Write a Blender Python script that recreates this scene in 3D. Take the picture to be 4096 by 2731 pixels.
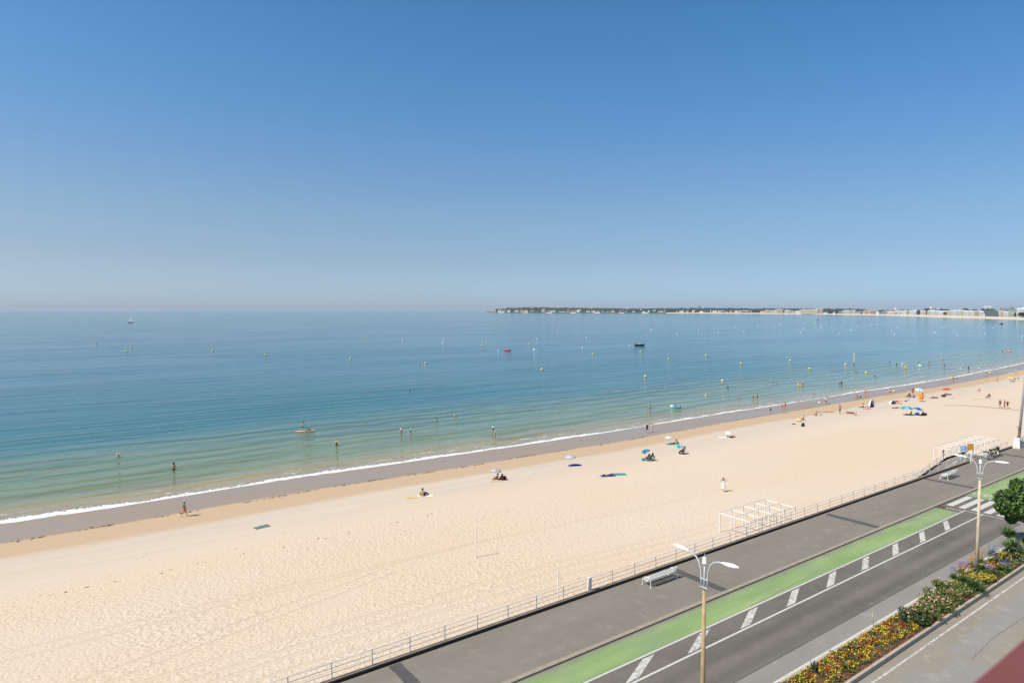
import bpy, bmesh, math, random
from mathutils import Vector, Matrix, noise
R = math.radians
random.seed(7)
for o in list(bpy.data.objects): bpy.data.objects.remove(o)
scn = bpy.context.scene; col = scn.collection
# ------------------------------------------------------------ camera, light, exposure
HC = 19.5                                   # the balcony is 19.5 m above the promenade
PITCH = math.atan(125.5/2600.0)
cam_d = bpy.data.cameras.new('camera'); cam = bpy.data.objects.new('camera', cam_d); col.objects.link(cam)
cam.location = (0, 0, HC); cam.rotation_euler = (math.pi/2-PITCH, 0, 0)
cam_d.sensor_width = 36; cam_d.lens = 2600/4096*36; cam_d.clip_start = .05; cam_d.clip_end = 60000
cam_d.dof.use_dof = True; cam_d.dof.focus_distance = 90; cam_d.dof.aperture_fstop = 2.6
scn.camera = cam
SUN_AZ, SUN_EL = 241, 51                    # clockwise from +Y
w = bpy.data.worlds.new('World'); scn.world = w; w.use_nodes = True
nt = w.node_tree; nt.nodes.clear()
sky = nt.nodes.new('ShaderNodeTexSky'); sky.sky_type = 'NISHITA'; sky.sun_disc = False
sky.sun_elevation = R(SUN_EL); sky.sun_rotation = R(SUN_AZ)
sky.air_density = 1.0; sky.dust_density = .35; sky.ozone_density = 5.0; sky.altitude = 0
bg = nt.nodes.new('ShaderNodeBackground'); bg.inputs[1].default_value = .12
wo = nt.nodes.new('ShaderNodeOutputWorld')
# clear summer air: the sky's own blue deepens with height
tcw = nt.nodes.new('ShaderNodeTexCoord'); spw = nt.nodes.new('ShaderNodeSeparateXYZ'); rw = nt.nodes.new('ShaderNodeValToRGB'); mw = nt.nodes.new('ShaderNodeMix'); mw.data_type = 'RGBA'; mw.blend_type = 'MULTIPLY'; mw.inputs[0].default_value = 1
nt.links.new(tcw.outputs['Generated'], spw.inputs[0]); nt.links.new(spw.outputs[2], rw.inputs[0])
STOPS = ((0., (.44, .58, .88)), (.016, (.445, .62, .90)), (.074, (.52, .60, .69)), (.139, (.585, .69, .71)), (.202, (.57, .735, .79)), (.262, (.52, .775, .87)), (.319, (.47, .81, .90)), (.397, (.42, .81, .92)), (.47, (.42, .74, .82)), (.62, (.50, .56, .50)))
rw.color_ramp.elements[1].position = 1.
for p_, c_ in STOPS[1:-1]: rw.color_ramp.elements.new(p_)
for e_, (p_, c_) in zip(rw.color_ramp.elements, STOPS):
    e_.position = p_; e_.color = (*c_, 1)
nt.links.new(sky.outputs[0], mw.inputs[6]); nt.links.new(rw.outputs[0], mw.inputs[7])
# a little hazier and brighter towards the sun side
r2 = nt.nodes.new('ShaderNodeValToRGB'); mr = nt.nodes.new('ShaderNodeMapRange'); mr.inputs[1].default_value = -.7; mr.inputs[2].default_value = .7
nt.links.new(spw.outputs[0], mr.inputs[0]); nt.links.new(mr.outputs[0], r2.inputs[0]); r2.color_ramp.elements[0].color = (.98, .82, .78, 1); r2.color_ramp.elements[1].color = (.69, .69, .73, 1)
m2 = nt.nodes.new('ShaderNodeMix'); m2.data_type = 'RGBA'; m2.blend_type = 'MULTIPLY'; m2.inputs[0].default_value = 1
nt.links.new(mw.outputs[2], m2.inputs[6]); nt.links.new(r2.outputs[0], m2.inputs[7]); bg.inputs[1].default_value = .15
nt.links.new(m2.outputs[2], bg.inputs[0]); nt.links.new(bg.outputs[0], wo.inputs[0])
sd = bpy.data.lights.new('sun', 'SUN'); sd.energy = 4.2; sd.angle = R(.5); sd.color = (1, .945, .855)
so = bpy.data.objects.new('sun', sd); col.objects.link(so)
so.rotation_euler = (R(90-SUN_EL), 0, R(180-SUN_AZ))
scn.view_settings.view_transform = 'Standard'; scn.view_settings.look = 'None'
scn.view_settings.exposure = .39; scn.view_settings.gamma = 1
# ------------------------------------------------------------ ground coordinates
F = 2600.; A = R(54); U = (math.sin(A), math.cos(A)); V = (-math.cos(A), math.sin(A)); ROT = R(36)
def at(px, py, z=0.):                       # the point of height z seen at that place of the photo
    a = (px-2048)/F; b = -(py-1365.5)/F
    dy = math.cos(PITCH)+b*math.sin(PITCH); dz = -math.sin(PITCH)+b*math.cos(PITCH)
    k = (z-HC)/dz
    return (a*k, dy*k)
def far(px, py, D):                         # the point at distance D (along Y)
    a = (px-2048)/F; b = -(py-1365.5)/F
    dy = math.cos(PITCH)+b*math.sin(PITCH); dz = -math.sin(PITCH)+b*math.cos(PITCH)
    k = D/dy
    return (a*k, D, HC+dz*k)
def st(x, y): return (x*U[0]+y*U[1], x*V[0]+y*V[1])
def xy(s, t): return (s*U[0]+t*V[0], s*U[1]+t*V[1])
def interp(x, pts):
    if x <= pts[0][0]: return pts[0][1]
    for (a, b), (c, d) in zip(pts, pts[1:]):
        if x <= c: return b+(d-b)*(x-a)/(c-a)
    return pts[-1][1]
SHORE = [(-150, 86), (-4, 86.2), (6, 86), (22, 86.8), (37, 86.5), (62, 86), (81, 85.8), (112, 86.7), (137, 86.9), (162, 87.3), (184, 87.6), (212, 87.2), (260, 88.8), (336, 94.3), (420, 102), (500, 110), (800, 150), (1300, 270), (1813, 512)]
PROF = [(-70, -1.6), (-52, -1.65), (-8, -2.86), (0, -3.0), (10, -3.3), (40, -4.2), (90, -5.5)]
def zsand(x, y):
    s, t = st(x, y); return interp(t-interp(s, SHORE), PROF)
def sand(px, py):
    z = -2.4
    for i in range(6):
        p = at(px, py, z); z = zsand(*p)
    return (p[0], p[1], z)
def sea(px, py):
    p = at(px, py, -3.0); return (p[0], p[1], -3.0)
# ------------------------------------------------------------ materials
def lin(v): v /= 255.; return v/12.92 if v <= .04045 else ((v+.055)/1.055)**2.4
def C(r, g, b, k=.72): return (min(.82, lin(r)*k), min(.82, lin(g)*k), min(.82, lin(b)*k))
class N:
    def __init__(s, name):
        s.m = bpy.data.materials.new(name); s.m.use_nodes = True; s.t = s.m.node_tree
        s.b = s.t.nodes['Principled BSDF']; s.tc = s.n('ShaderNodeTexCoord')
    def n(s, typ, **k):
        x = s.t.nodes.new(typ)
        for a, v in k.items(): setattr(x, a, v)
        return x
    def l(s, a, b): s.t.links.new(a, b)
    def put(s, sock, v):
        if hasattr(v, 'is_linked'): s.l(v, sock)
        elif v is not None: sock.default_value = (v[0], v[1], v[2], 1) if isinstance(v, tuple) and len(v) == 3 and sock.type == 'RGBA' else v
    def math(s, op, a, b=None, c=None, clamp=False):
        x = s.n('ShaderNodeMath', operation=op, use_clamp=clamp)
        for i, v in enumerate((a, b, c)):
            if v is not None: s.put(x.inputs[i], v)
        return x.outputs[0]
    def noise(s, scale, detail=3, rough=.55, vec=None, stretch=None):
        v = vec or s.tc.outputs['Object']
        if stretch:
            mp = s.n('ShaderNodeMapping'); mp.inputs['Scale'].default_value = stretch; s.l(v, mp.inputs[0]); v = mp.outputs[0]
        x = s.n('ShaderNodeTexNoise'); x.inputs['Scale'].default_value = scale; x.inputs['Detail'].default_value = detail; x.inputs['Roughness'].default_value = rough
        s.l(v, x.inputs['Vector']); return x.outputs['Fac']
    def ramp(s, fac, lo, hi, a=0., b=1.):       # smooth step from lo to hi
        x = s.n('ShaderNodeMapRange', interpolation_type='SMOOTHSTEP')
        s.l(fac, x.inputs[0])
        for i, v in enumerate((lo, hi, a, b)): x.inputs[i+1].default_value = v
        return x.outputs[0]
    def mix(s, f, a, b, blend='MIX'):
        x = s.n('ShaderNodeMix', data_type='RGBA', blend_type=blend)
        s.put(x.inputs[0], f); s.put(x.inputs[6], a); s.put(x.inputs[7], b); return x.outputs[2]
    def sep(s):
        x = s.n('ShaderNodeSeparateXYZ'); s.l(s.tc.outputs['Object'], x.inputs[0]); return x.outputs
    def bump(s, h, strength=.3, dist=.02, base=None):
        x = s.n('ShaderNodeBump'); x.inputs['Strength'].default_value = strength; x.inputs['Distance'].default_value = dist
        s.l(h, x.inputs['Height'])
        if base: s.l(base, x.inputs['Normal'])
        return x.outputs[0]
_m = {}
def M(colr, rough=.7, var=.12, scale=4., metal=0., bump=0., name=None):
    key = (colr, rough, var, scale, metal, bump, name)
    if key in _m: return _m[key]
    k = N(name or 'surface'); f = k.noise(scale, 4)
    lo = tuple(c*(1-var) for c in colr); hi = tuple(min(.9, c*(1+var)) for c in colr)
    k.l(k.mix(k.ramp(f, .3, .7), lo, hi), k.b.inputs['Base Color'])
    k.b.inputs['Roughness'].default_value = rough; k.b.inputs['Metallic'].default_value = metal
    if bump: k.l(k.bump(k.noise(scale*8, 2), .4, bump), k.b.inputs['Normal'])
    _m[key] = k.m; return k.m
WHITE = M((.78, .77, .74), .45, .06, 3, name='white_paint')
GREY = M((.36, .36, .36), .5, .1, 5, name='grey_metal')
DARK = M((.03, .03, .035), .6, .2, 5, name='dark_rubber')
# ------------------------------------------------------------ mesh builder
class MB:
    def __init__(s): s.v = []; s.f = []; s.mi = []; s.cur = 0
    def add(s, vs, fs):
        b = len(s.v); s.v += [tuple(v) for v in vs]; s.f += [tuple(i+b for i in f) for f in fs]; s.mi += [s.cur]*len(fs); return s
    def box(s, c, d, rz=0., tilt=None):
        x, y, z = (q/2 for q in d)
        vs = [Vector(p) for p in ((-x,-y,-z),(x,-y,-z),(x,y,-z),(-x,y,-z),(-x,-y,z),(x,-y,z),(x,y,z),(-x,y,z))]
        m = Matrix.Rotation(rz, 3, 'Z')
        if tilt: m = m @ Matrix.Rotation(tilt[0], 3, tilt[1])
        return s.add([m @ v+Vector(c) for v in vs], [(0,3,2,1),(4,5,6,7),(0,1,5,4),(1,2,6,5),(2,3,7,6),(3,0,4,7)])
    def tube(s, pts, r, n=8, cap=True):
        pts = [Vector(p) for p in pts]; rs = r if isinstance(r, (list, tuple)) else [r]*len(pts)
        vs = []; fs = []; pu = None
        for i, p in enumerate(pts):
            d = (pts[min(i+1, len(pts)-1)]-pts[max(i-1, 0)]).normalized()
            if pu is None: pu = d.cross(Vector((0, 0, 1)) if abs(d.z) < .95 else Vector((0, 1, 0))).normalized()
            pu = (pu-d*pu.dot(d)).normalized(); w_ = d.cross(pu)
            for k in range(n):
                a = 2*math.pi*k/n; vs.append(p+(pu*math.cos(a)+w_*math.sin(a))*rs[i])
        for i in range(len(pts)-1):
            for k in range(n): fs.append((i*n+k, i*n+(k+1) % n, (i+1)*n+(k+1) % n, (i+1)*n+k))
        if cap: fs += [tuple(range(n-1, -1, -1)), tuple((len(pts)-1)*n+k for k in range(n))]
        return s.add(vs, fs)
    def lathe(s, prof, n=16, c=(0, 0, 0), close=False):
        vs = [(c[0]+r*math.cos(2*math.pi*k/n), c[1]+r*math.sin(2*math.pi*k/n), c[2]+z) for r, z in prof for k in range(n)]
        fs = [(i*n+k, i*n+(k+1) % n, (i+1)*n+(k+1) % n, (i+1)*n+k) for i in range(len(prof)-1) for k in range(n)]
        if close: fs += [tuple(range(n-1, -1, -1)), tuple((len(prof)-1)*n+k for k in range(n))]
        return s.add(vs, fs)
    def ball(s, c, r, n=10, sc=(1, 1, 1), jit=0., rng=None):
        prof = [(math.sin(math.pi*i/(n//2)), -math.cos(math.pi*i/(n//2))) for i in range(n//2+1)]
        vs = []
        for i, (rr, zz) in enumerate(prof):
            for k in range(n):
                j = 1+(rng or random).uniform(-jit, jit) if jit else 1
                vs.append((c[0]+max(rr, .02)*math.cos(2*math.pi*k/n)*r*sc[0]*j, c[1]+max(rr, .02)*math.sin(2*math.pi*k/n)*r*sc[1]*j, c[2]+zz*r*sc[2]*j))
        h = len(prof)
        return s.add(vs, [(i*n+k, i*n+(k+1) % n, (i+1)*n+(k+1) % n, (i+1)*n+k) for i in range(h-1) for k in range(n)]+[tuple(range(n-1, -1, -1)), tuple((h-1)*n+k for k in range(n))])
    def quad(s, a, b, c, d): return s.add([a, b, c, d], [(0, 1, 2, 3)])
    def leaf(s, p, size, rng, up=.3, elong=1.6):
        d = Vector((rng.gauss(0, 1), rng.gauss(0, 1), rng.gauss(0, 1)+up)).normalized()
        e = d.cross(Vector((rng.gauss(0, 1), rng.gauss(0, 1), rng.gauss(0, 1)))).normalized()*size*.5; d = d*size*elong*.5
        p = Vector(p); return s.add([p-d, p+e, p+d, p-e], [(0, 1, 2, 3)])
    def build(s, name, m, parent=None, smooth=False):
        me = bpy.data.meshes.new(name); me.from_pydata(s.v, [], s.f)
        for x in (m if isinstance(m, (list, tuple)) else [m]): me.materials.append(x)
        if isinstance(m, (list, tuple)): me.polygons.foreach_set('material_index', s.mi)
        if smooth: me.polygons.foreach_set('use_smooth', [True]*len(me.polygons))
        me.update(); o = bpy.data.objects.new(name, me); col.objects.link(o)
        if parent: o.parent = parent
        return o
def T(o, label=None, cat=None, group=None, kind=None):
    if label: o['label'] = label
    if cat: o['category'] = cat
    if group: o['group'] = group
    if kind: o['kind'] = kind
    return o
def E(name, loc, rz=0., label=None, cat=None, group=None):
    o = bpy.data.objects.new(name, None); o.location = loc; o.rotation_euler = (0, 0, rz); o.empty_display_size = .3; col.objects.link(o)
    return T(o, label, cat, group)
def copy_tree(o, parent=None):
    c = o.copy(); col.objects.link(c); c.parent = parent
    for ch in [x for x in bpy.data.objects if x.parent == o]: copy_tree(ch, c)
    return c
def ST(o, kind='structure'):                # laid out along the promenade: local X runs with it, local Y to the sea
    o.rotation_euler = (0, 0, ROT)
    if kind: o['kind'] = kind
    return o
def sheet(name, s0, s1, t0, t1, z, m, ns=1, n_t=1, zf=None):
    b = MB(); vs = []; fs = []
    for i in range(ns+1):
        for j in range(n_t+1):
            s = s0+(s1-s0)*i/ns; t = t0+(t1-t0)*j/n_t; vs.append((s, t, z))
    for i in range(ns):
        for j in range(n_t): a = i*(n_t+1)+j; fs.append((a, a+n_t+1, a+n_t+2, a+1))
    b.add(vs, fs); return ST(b.build(name, m))
# ------------------------------------------------------------ shore distance used by sand and sea
def shore_dist(k):
    o = k.sep(); u = k.math('DIVIDE', k.math('ADD', o[0], 100.), 500., clamp=True)
    fc = k.n('ShaderNodeFloatCurve'); cm = fc.mapping; cv = cm.curves[0]; cm.use_clip = False
    pts = [(-100, 86)]+[p for p in SHORE if -100 < p[0] < 390]+[(400, 100.2)]
    pts = [((s+100)/500, (t-80)/40) for s, t in pts]
    cv.points[0].location = pts[0]; cv.points[1].location = pts[-1]
    for p in pts[1:-1]: cv.points.new(*p)
    for p in cv.points: p.handle_type = 'VECTOR'
    cm.update(); k.l(u, fc.inputs['Value'])
    ts = k.math('MULTIPLY_ADD', fc.outputs[0], 40., 80.)
    return o, k.math('SUBTRACT', o[1], ts)
# sand
k = N('beach_sand'); o, d = shore_dist(k)
big = k.noise(.06, 4, .6, stretch=(.4, 1.2, 1)); mid = k.noise(.5, 4, .6); 
ft = k.n('ShaderNodeTexVoronoi', feature='SMOOTH_F1'); ft.inputs['Scale'].default_value = 3.1; ft.inputs['Randomness'].default_value = 1
mpv = k.n('ShaderNodeMapping'); mpv.inputs['Rotation'].default_value = (0, 0, .5); mpv.inputs['Scale'].default_value = (1, 1.5, 1)
k.l(k.tc.outputs['Object'], mpv.inputs[0]); k.l(mpv.outputs[0], ft.inputs['Vector'])
prints = k.math('MULTIPLY', k.math('MULTIPLY', ft.outputs['Distance'], k.noise(1.4, 2)), k.ramp(k.noise(.11, 3, .6), .3, .7, .55, 1.5))
lumps = k.noise(4.6, 3, .6)
tr = None
for a, sl, wd in ((51.6, -.06, .13), (50.3, -.03, .12), (43.0, .2, .1), (44.4, .2, .1), (42.6, -.045, .17), (41.1, -.04, .15), (40.2, -.05, .17), (38.6, -.045, .13), (37.6, -.03, .12), (36.4, -.02, .12)):
    c0 = k.math('MULTIPLY_ADD', o[0], sl, a); dd = k.math('ABSOLUTE', k.math('ADD', k.math('SUBTRACT', o[1], c0), k.math('MULTIPLY', k.math('SUBTRACT', k.noise(.035, 3), .5), 3.4)))
    q = k.ramp(dd, wd*.7, wd*1.4, 1, 0)
    q = k.math('MULTIPLY', q, k.ramp(o[0], *((20, 27) if sl > .1 else (45, 75)), 1, 0)); tr = q if tr is None else k.math('MAXIMUM', tr, q)
cdry = k.mix(k.ramp(big, .35, .65), C(244, 219, 192, .70), C(240, 221, 198, .72))
cdry = k.mix(k.math('MULTIPLY', k.ramp(k.noise(2.2, 4, .7),   .5, .75), .10), cdry, C(205, 176, 140, .6))
cdry = k.mix(k.math('MULTIPLY', tr, .16), cdry, C(226, 196, 160, .66))
# the firm pale strip above the tide and the damp orange strip
dn = k.math('ADD', d, k.math('MULTIPLY', k.math('SUBTRACT', k.noise(.12, 4, .6, stretch=(.6, 1, 1)), .5), 3.2))
streak = k.noise(.5, 4, .65, stretch=(.12, 1.6, 1))
cdry = k.mix(k.math('MULTIPLY', k.ramp(dn, -26, -16), k.ramp(streak, .3, .7, .4, 1)), cdry, C(229, 214, 196, .68))
cdry = k.mix(k.math('MULTIPLY', k.ramp(dn, -14.5, -12.2), .95), cdry, C(222, 192, 158, .68))
# wet edge slightly ragged
dw = k.math('ADD', d, k.math('MULTIPLY', k.math('SUBTRACT', k.noise(.16, 5, .6, stretch=(.5, 1, 1)), .5), 1.6))
wet = k.ramp(dw, -8.1, -7.2)
sheen = k.ramp(k.noise(.35, 4, .6, stretch=(.15, 1, 1)), .35, .65, .0, .22)
cw = k.mix(streak, C(190, 166, 140, .61), C(203, 178, 151, .61))
k.l(k.mix(wet, cdry, cw), k.b.inputs['Base Color'])
k.l(k.math('SUBTRACT', k.math('MULTIPLY_ADD', wet, -.52, .92), k.math('MULTIPLY', wet, sheen)), k.b.inputs['Roughness'])
k.l(k.math('MULTIPLY_ADD', wet, .25, .25), k.b.inputs['Specular IOR Level'])
rough_zone = k.math('MULTIPLY', k.math('MULTIPLY', k.ramp(dn, -30, -20, 1, .12), k.ramp(o[0], 22, 60, 1, .5)), k.math('SUBTRACT', 1., k.math('MULTIPLY', tr, .9)))
h = k.math('MULTIPLY', k.math('ADD', k.math('MULTIPLY', prints, 1.5), lumps), rough_zone)
h = k.math('SUBTRACT', h, k.math('MULTIPLY', tr, .12))
k.l(k.bump(h, .6, .15), k.b.inputs['Normal'])
SAND = k.m
# sea
k = N('sea_water'); o, d = shore_dist(k)
dn = k.math('ADD', d, k.math('MULTIPLY', k.math('SUBTRACT', k.noise(.05, 4, .6, stretch=(.35, 1, 1)), .5), 12.))
deep = k.mix(k.ramp(dn, 60, 190), C(10, 122, 130, .62), C(10, 120, 144, .64))
c1 = k.mix(k.ramp(dn, 12, 62), C(140, 162, 126, .66), deep)
c2 = k.mix(k.ramp(d, 0, 14), C(200, 180, 138, .64), c1)
rip = k.noise(.55, 3, .55, stretch=(.10, 1, 1)); rip2 = k.noise(1.6, 3, .6, stretch=(.16, 1, 1))
sw = k.noise(.16, 2, .5, stretch=(.10, 1, 1))
c2 = k.mix(k.math('MULTIPLY', k.ramp(d, 2, 30), k.math('MULTIPLY', k.ramp(rip, .45, .6), .30)), c2, C(22, 70, 92, .5))
band = k.noise(.42, 3, .55, stretch=(.12, 1, 1))
c2 = k.mix(k.math('MULTIPLY', k.math('MULTIPLY', k.ramp(d, 1.5, 5), k.ramp(d, 18, 45, 1, 0)), k.ramp(band, .5, .62, 0, .45)), c2, C(138, 138, 84, .5))
# foam
s_f = k.ramp(o[0], -10, 160, .92, .5)
wob = k.math('ADD', k.math('MULTIPLY', k.math('SUBTRACT', k.noise(.35, 5, .7), .5), 2.6), k.math('MULTIPLY', k.math('SUBTRACT', k.noise(.06, 2), .5), 3.))
fd = k.math('ADD', d, wob)
fw = k.math('MULTIPLY', s_f, k.math('MULTIPLY_ADD', k.noise(.045, 2), 2.6, .8))
fr = k.math('DIVIDE', fd, fw)
lace = k.noise(2.6, 4, .7)
f1 = k.math('MULTIPLY', k.ramp(fr, -.3, 0), k.ramp(k.math('ADD', fr, k.math('MULTIPLY', k.math('SUBTRACT', lace, .5), 2.0)), .6, 1.0, 1, 0))
f2 = k.math('MULTIPLY', k.math('MULTIPLY', k.ramp(fd, .8, 1.6), k.ramp(fd, 3.2, 6.0, 1, 0)), k.math('MULTIPLY', k.ramp(k.noise(.8, 5, .75, stretch=(.3, 1.6, 1)), .54, .62), k.ramp(k.noise(.05, 1), .42, .56)))
foam = k.math('MAXIMUM', f1, k.math('MULTIPLY', f2, .8), clamp=True)
k.l(k.mix(foam, c2, (.78, .78, .76)), k.b.inputs['Base Color'])
k.l(k.math('MULTIPLY_ADD', foam, .6, .10), k.b.inputs['Roughness'])
k.b.inputs['IOR'].default_value = 1.33
calm = k.noise(.012, 3, .55, stretch=(.5, 1.4, 1))
amp = k.ramp(calm, .38, .62, .5, 1.2)
h = k.math('ADD', k.math('MULTIPLY', rip, 1.), k.math('ADD', k.math('MULTIPLY', rip2, .35), k.math('MULTIPLY', sw, 1.6)))
shw = k.n('ShaderNodeMath', operation='SINE'); k.l(k.math('MULTIPLY', k.math('ADD', d, k.math('MULTIPLY', k.math('SUBTRACT', k.noise(.09, 4, .55, stretch=(.5, 1, 1)), .5), 14.)), 1.15), shw.inputs[0])
near = k.math('MULTIPLY', k.ramp(d, 1, 4), k.ramp(d, 22, 60, 1, 0)); h = k.math('ADD', h, k.math('MULTIPLY', k.math('MULTIPLY', shw.outputs[0], near), .55))
h = k.math('MULTIPLY', h, amp); h = k.math('ADD', h, k.math('MULTIPLY', foam, .8))
k.l(k.bump(h, .85, .27), k.b.inputs['Normal'])
SEA = k.m
# asphalts
def asphalt(name, c1, c2, scale=1.2, spots=0., wear=False):
    k = N(name); f = k.noise(scale*.25, 5, .65, stretch=(.35, 1, 1)); g = k.noise(28, 2, .7)
    c = k.mix(k.ramp(f, .3, .7), c1, c2); c = k.mix(k.math('MULTIPLY', k.ramp(g, .35, .7), .35), c, tuple(x*.72 for x in c1))
    st_ = k.noise(.9, 5, .7); c = k.mix(k.math('MULTIPLY', k.ramp(st_, .52, .7), .38), c, tuple(min(.6, x*1.35) for x in c2))
    if wear:
        o = k.sep(); wb = None
        for t_ in (20.75, 22.35):
            q = k.ramp(k.math('ABSOLUTE', k.math('SUBTRACT', o[1], t_)), .1, .5, 1, 0); wb = q if wb is None else k.math('MAXIMUM', wb, q)
        c = k.mix(k.math('MULTIPLY', wb, k.ramp(k.noise(.3, 4, .6, stretch=(.2, 2, 1)), .3, .7, .1, .45)), c, tuple(x*.68 for x in c1))
        c = k.mix(k.math('MULTIPLY', k.ramp(k.math('ABSOLUTE', k.math('SUBTRACT', o[1], 21.55)), .0, .5, 1, 0), .3), c, tuple(x*1.25 for x in c2))
    if spots:
        v = k.n('ShaderNodeTexVoronoi'); v.inputs['Scale'].default_value = 1.3; k.l(k.tc.outputs['Object'], v.inputs['Vector'])
        sp = k.math('MULTIPLY', k.ramp(v.outputs['Distance'], .03, .05, 1, 0), k.ramp(k.noise(.4, 2), .5, .6)); c = k.mix(k.math('MULTIPLY', sp, spots), c, (.6, .6, .57))
    k.l(c, k.b.inputs['Base Color']); k.b.inputs['Roughness'].default_value = .88; k.l(k.bump(g, .35, .006), k.b.inputs['Normal']); return k.m
PROM = asphalt('promenade_asphalt', C(148, 140, 128, .66), C(160, 152, 140, .66), spots=.8)
ROADM = asphalt('road_asphalt', C(122, 116, 106, .62), C(142, 135, 124, .62), spots=.7, wear=True)
BRIGHTLINE = None
GUTTER = asphalt('gutter_asphalt', C(163, 158, 151, .64), C(172, 167, 160, .64))
NEARM = asphalt('old_asphalt', C(170, 161, 147, .64), C(182, 173, 159, .64), spots=.4)
PATCH = asphalt('patch_asphalt', C(96, 94, 95, .6), C(112, 110, 110, .6), 6)
PATCH2 = asphalt('repair_asphalt', C(168, 164, 158, .64), C(178, 173, 166, .64))
k = N('worn_white_paint'); f = k.noise(5, 5, .75); g = k.noise(.8, 3)
k.l(k.mix(k.math('MULTIPLY', k.ramp(f, .44, .62), k.ramp(g, .3, .65, .35, .9)), (.56, .55, .52), C(150, 145, 136, .6)), k.b.inputs['Base Color']); k.b.inputs['Roughness'].default_value = .8
WORN = k.m
k = N('line_paint'); f = k.noise(7, 4, .7)
k.l(k.mix(k.math('MULTIPLY', k.ramp(f, .5, .7), .5), (.55, .54, .51), C(160, 155, 145, .6)), k.b.inputs['Base Color']); k.b.inputs['Roughness'].default_value = .8
LINE = k.m
k = N('green_lane_paint'); o = k.sep(); f = k.noise(.5, 4, .6, stretch=(.3, 1.5, 1)); g = k.noise(.25, 3, .6)
c = k.mix(k.ramp(f, .3, .7), C(146, 180, 110, .66), C(174, 196, 132, .67)); c = k.mix(k.math('MULTIPLY', k.ramp(g, .45, .7), .5), c, C(160, 178, 138, .62))
edge = k.math('ADD', o[1], k.math('MULTIPLY', k.math('SUBTRACT', k.noise(.3, 4, .6), .5), 1.3))
c = k.mix(k.ramp(edge, 26.2, 27.1), c, C(156, 152, 142, .64))
c = k.mix(k.math('MULTIPLY', k.ramp(k.noise(6, 4, .7), .55, .7), .25), c, C(120, 130, 112, .6))
k.l(c, k.b.inputs['Base Color']); k.b.inputs['Roughness'].default_value = .85; k.l(k.bump(k.noise(28, 2), .3, .006), k.b.inputs['Normal'])
GREEN = k.m
k = N('kerb_stone'); o = k.sep(); f = k.noise(3, 4, .6); jt = k.math('FRACT', k.math('DIVIDE', o[0], 1.0)); j2 = k.ramp(jt, .0, .03, 0, 1)
c = k.mix(k.ramp(f, .3, .7), C(176, 160, 142, .66), C(190, 178, 160, .66)); c = k.mix(j2, C(110, 98, 86, .6), c)
k.l(c, k.b.inputs['Base Color']); k.b.inputs['Roughness'].default_value = .85
KERB = k.m
# ============================================================ the large structure
ZR = -.12; KR = 19.62/19.5                  # road lies 12 cm below the promenade
# one sheet of sand and land under everything on this side of the bay
ss = [-150+i*6 for i in range(60)]+[210+i*15 for i in range(26)]+[600+i*60 for i in range(18)]
b = MB(); vs = []; fs = []
ds = [-400, -75, -52, -40, -30, -22, -14, -8, -4, -1.5, 0, 3, 10, 40, 90]
for s in ss:
    sh = interp(s, SHORE)
    for d_ in ds:
        t = sh+d_
        if d_ == -400: t = -160
        if d_ == -75: t = min(sh-60, 32.6)
        z = interp(d_, PROF)
        if d_ == -400: z = -1.7
        vs.append((s, t, z))
n_ = len(ds)
for i in range(len(ss)-1):
    for j in range(n_-1): a = i*n_+j; fs.append((a, a+n_, a+n_+1, a+1))
b.add(vs, fs); ST(b.build('beach', SAND, smooth=True))
b = MB(); n_ = 96; r_ = 17000
b.add([(r_*math.cos(2*math.pi*i/n_), r_*math.sin(2*math.pi*i/n_), -3.0) for i in range(n_)], [tuple(range(n_))])
ST(b.build('sea', SEA))
# promenade slab (with the ramp landing), road, kerbs
S0, S1 = -40, 420
sheet('promenade', S0, S1, 27.2, 32.16, 0., PROM)
b = MB().box(((S0+S1)/2, (27.2+ -20)/2, ZR-.3), (S1-S0, 47.2, .6)); g = ST(b.build('road', ROADM))
b = MB().box(((S0+S1)/2, 27.05, -.14), (S1-S0, .3, .285)); ST(b.build('kerb', KERB))
b = MB().box(((S0+S1)/2, 29.7, -1.7), (S1-S0, 4.95, 3.38)); ST(b.build('promenade_base', PROM))
sheet('bike_lane', S0, 71.6, 24.85, 26.895, ZR+.004, GREEN, 60); sheet('bike_lane', 79.0, S1, 24.85, 26.895, ZR+.004, GREEN, 60)
def line(s0, s1, t, w_, m=None, z=.008, nm='road_line'): return sheet(nm, s0, s1, t-w_/2, t+w_/2, ZR+z, m or LINE)
line(S0, 73.0, 24.75, .14); line(79.0, S1, 24.75, .14); line(S0, 73.0, 23.25, .14); line(79.0, S1, 23.25, .14)
for i in range(-12, 60):
    s = 42.9+5.04*i
    if 73 < s < 82: continue
    b = MB().quad((s-3.42, 23.42, ZR+.008), (s-2.36, 23.42, ZR+.008), (s+.15, 24.56, ZR+.008), (s-.85, 24.56, ZR+.008)); ST(b.build('hatch_marking', WORN))
for i in range(8): sheet('zebra_stripe', 73.5, 78.7, 26.02-i*1.06, 26.62-i*1.06, ZR+.012, LINE)
b = MB()
for i in range(7): b.quad((72.35, 24.95+i*.28, ZR+.012), (72.62, 24.95+i*.28, ZR+.012), (72.62, 25.1+i*.28, ZR+.012), (72.35, 25.1+i*.28, ZR+.012))
ST(b.build('stop_marking', WORN)); sheet('stop_marking', 72.72, 72.86, 19.9, 24.6, ZR+.014, LINE)
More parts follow.
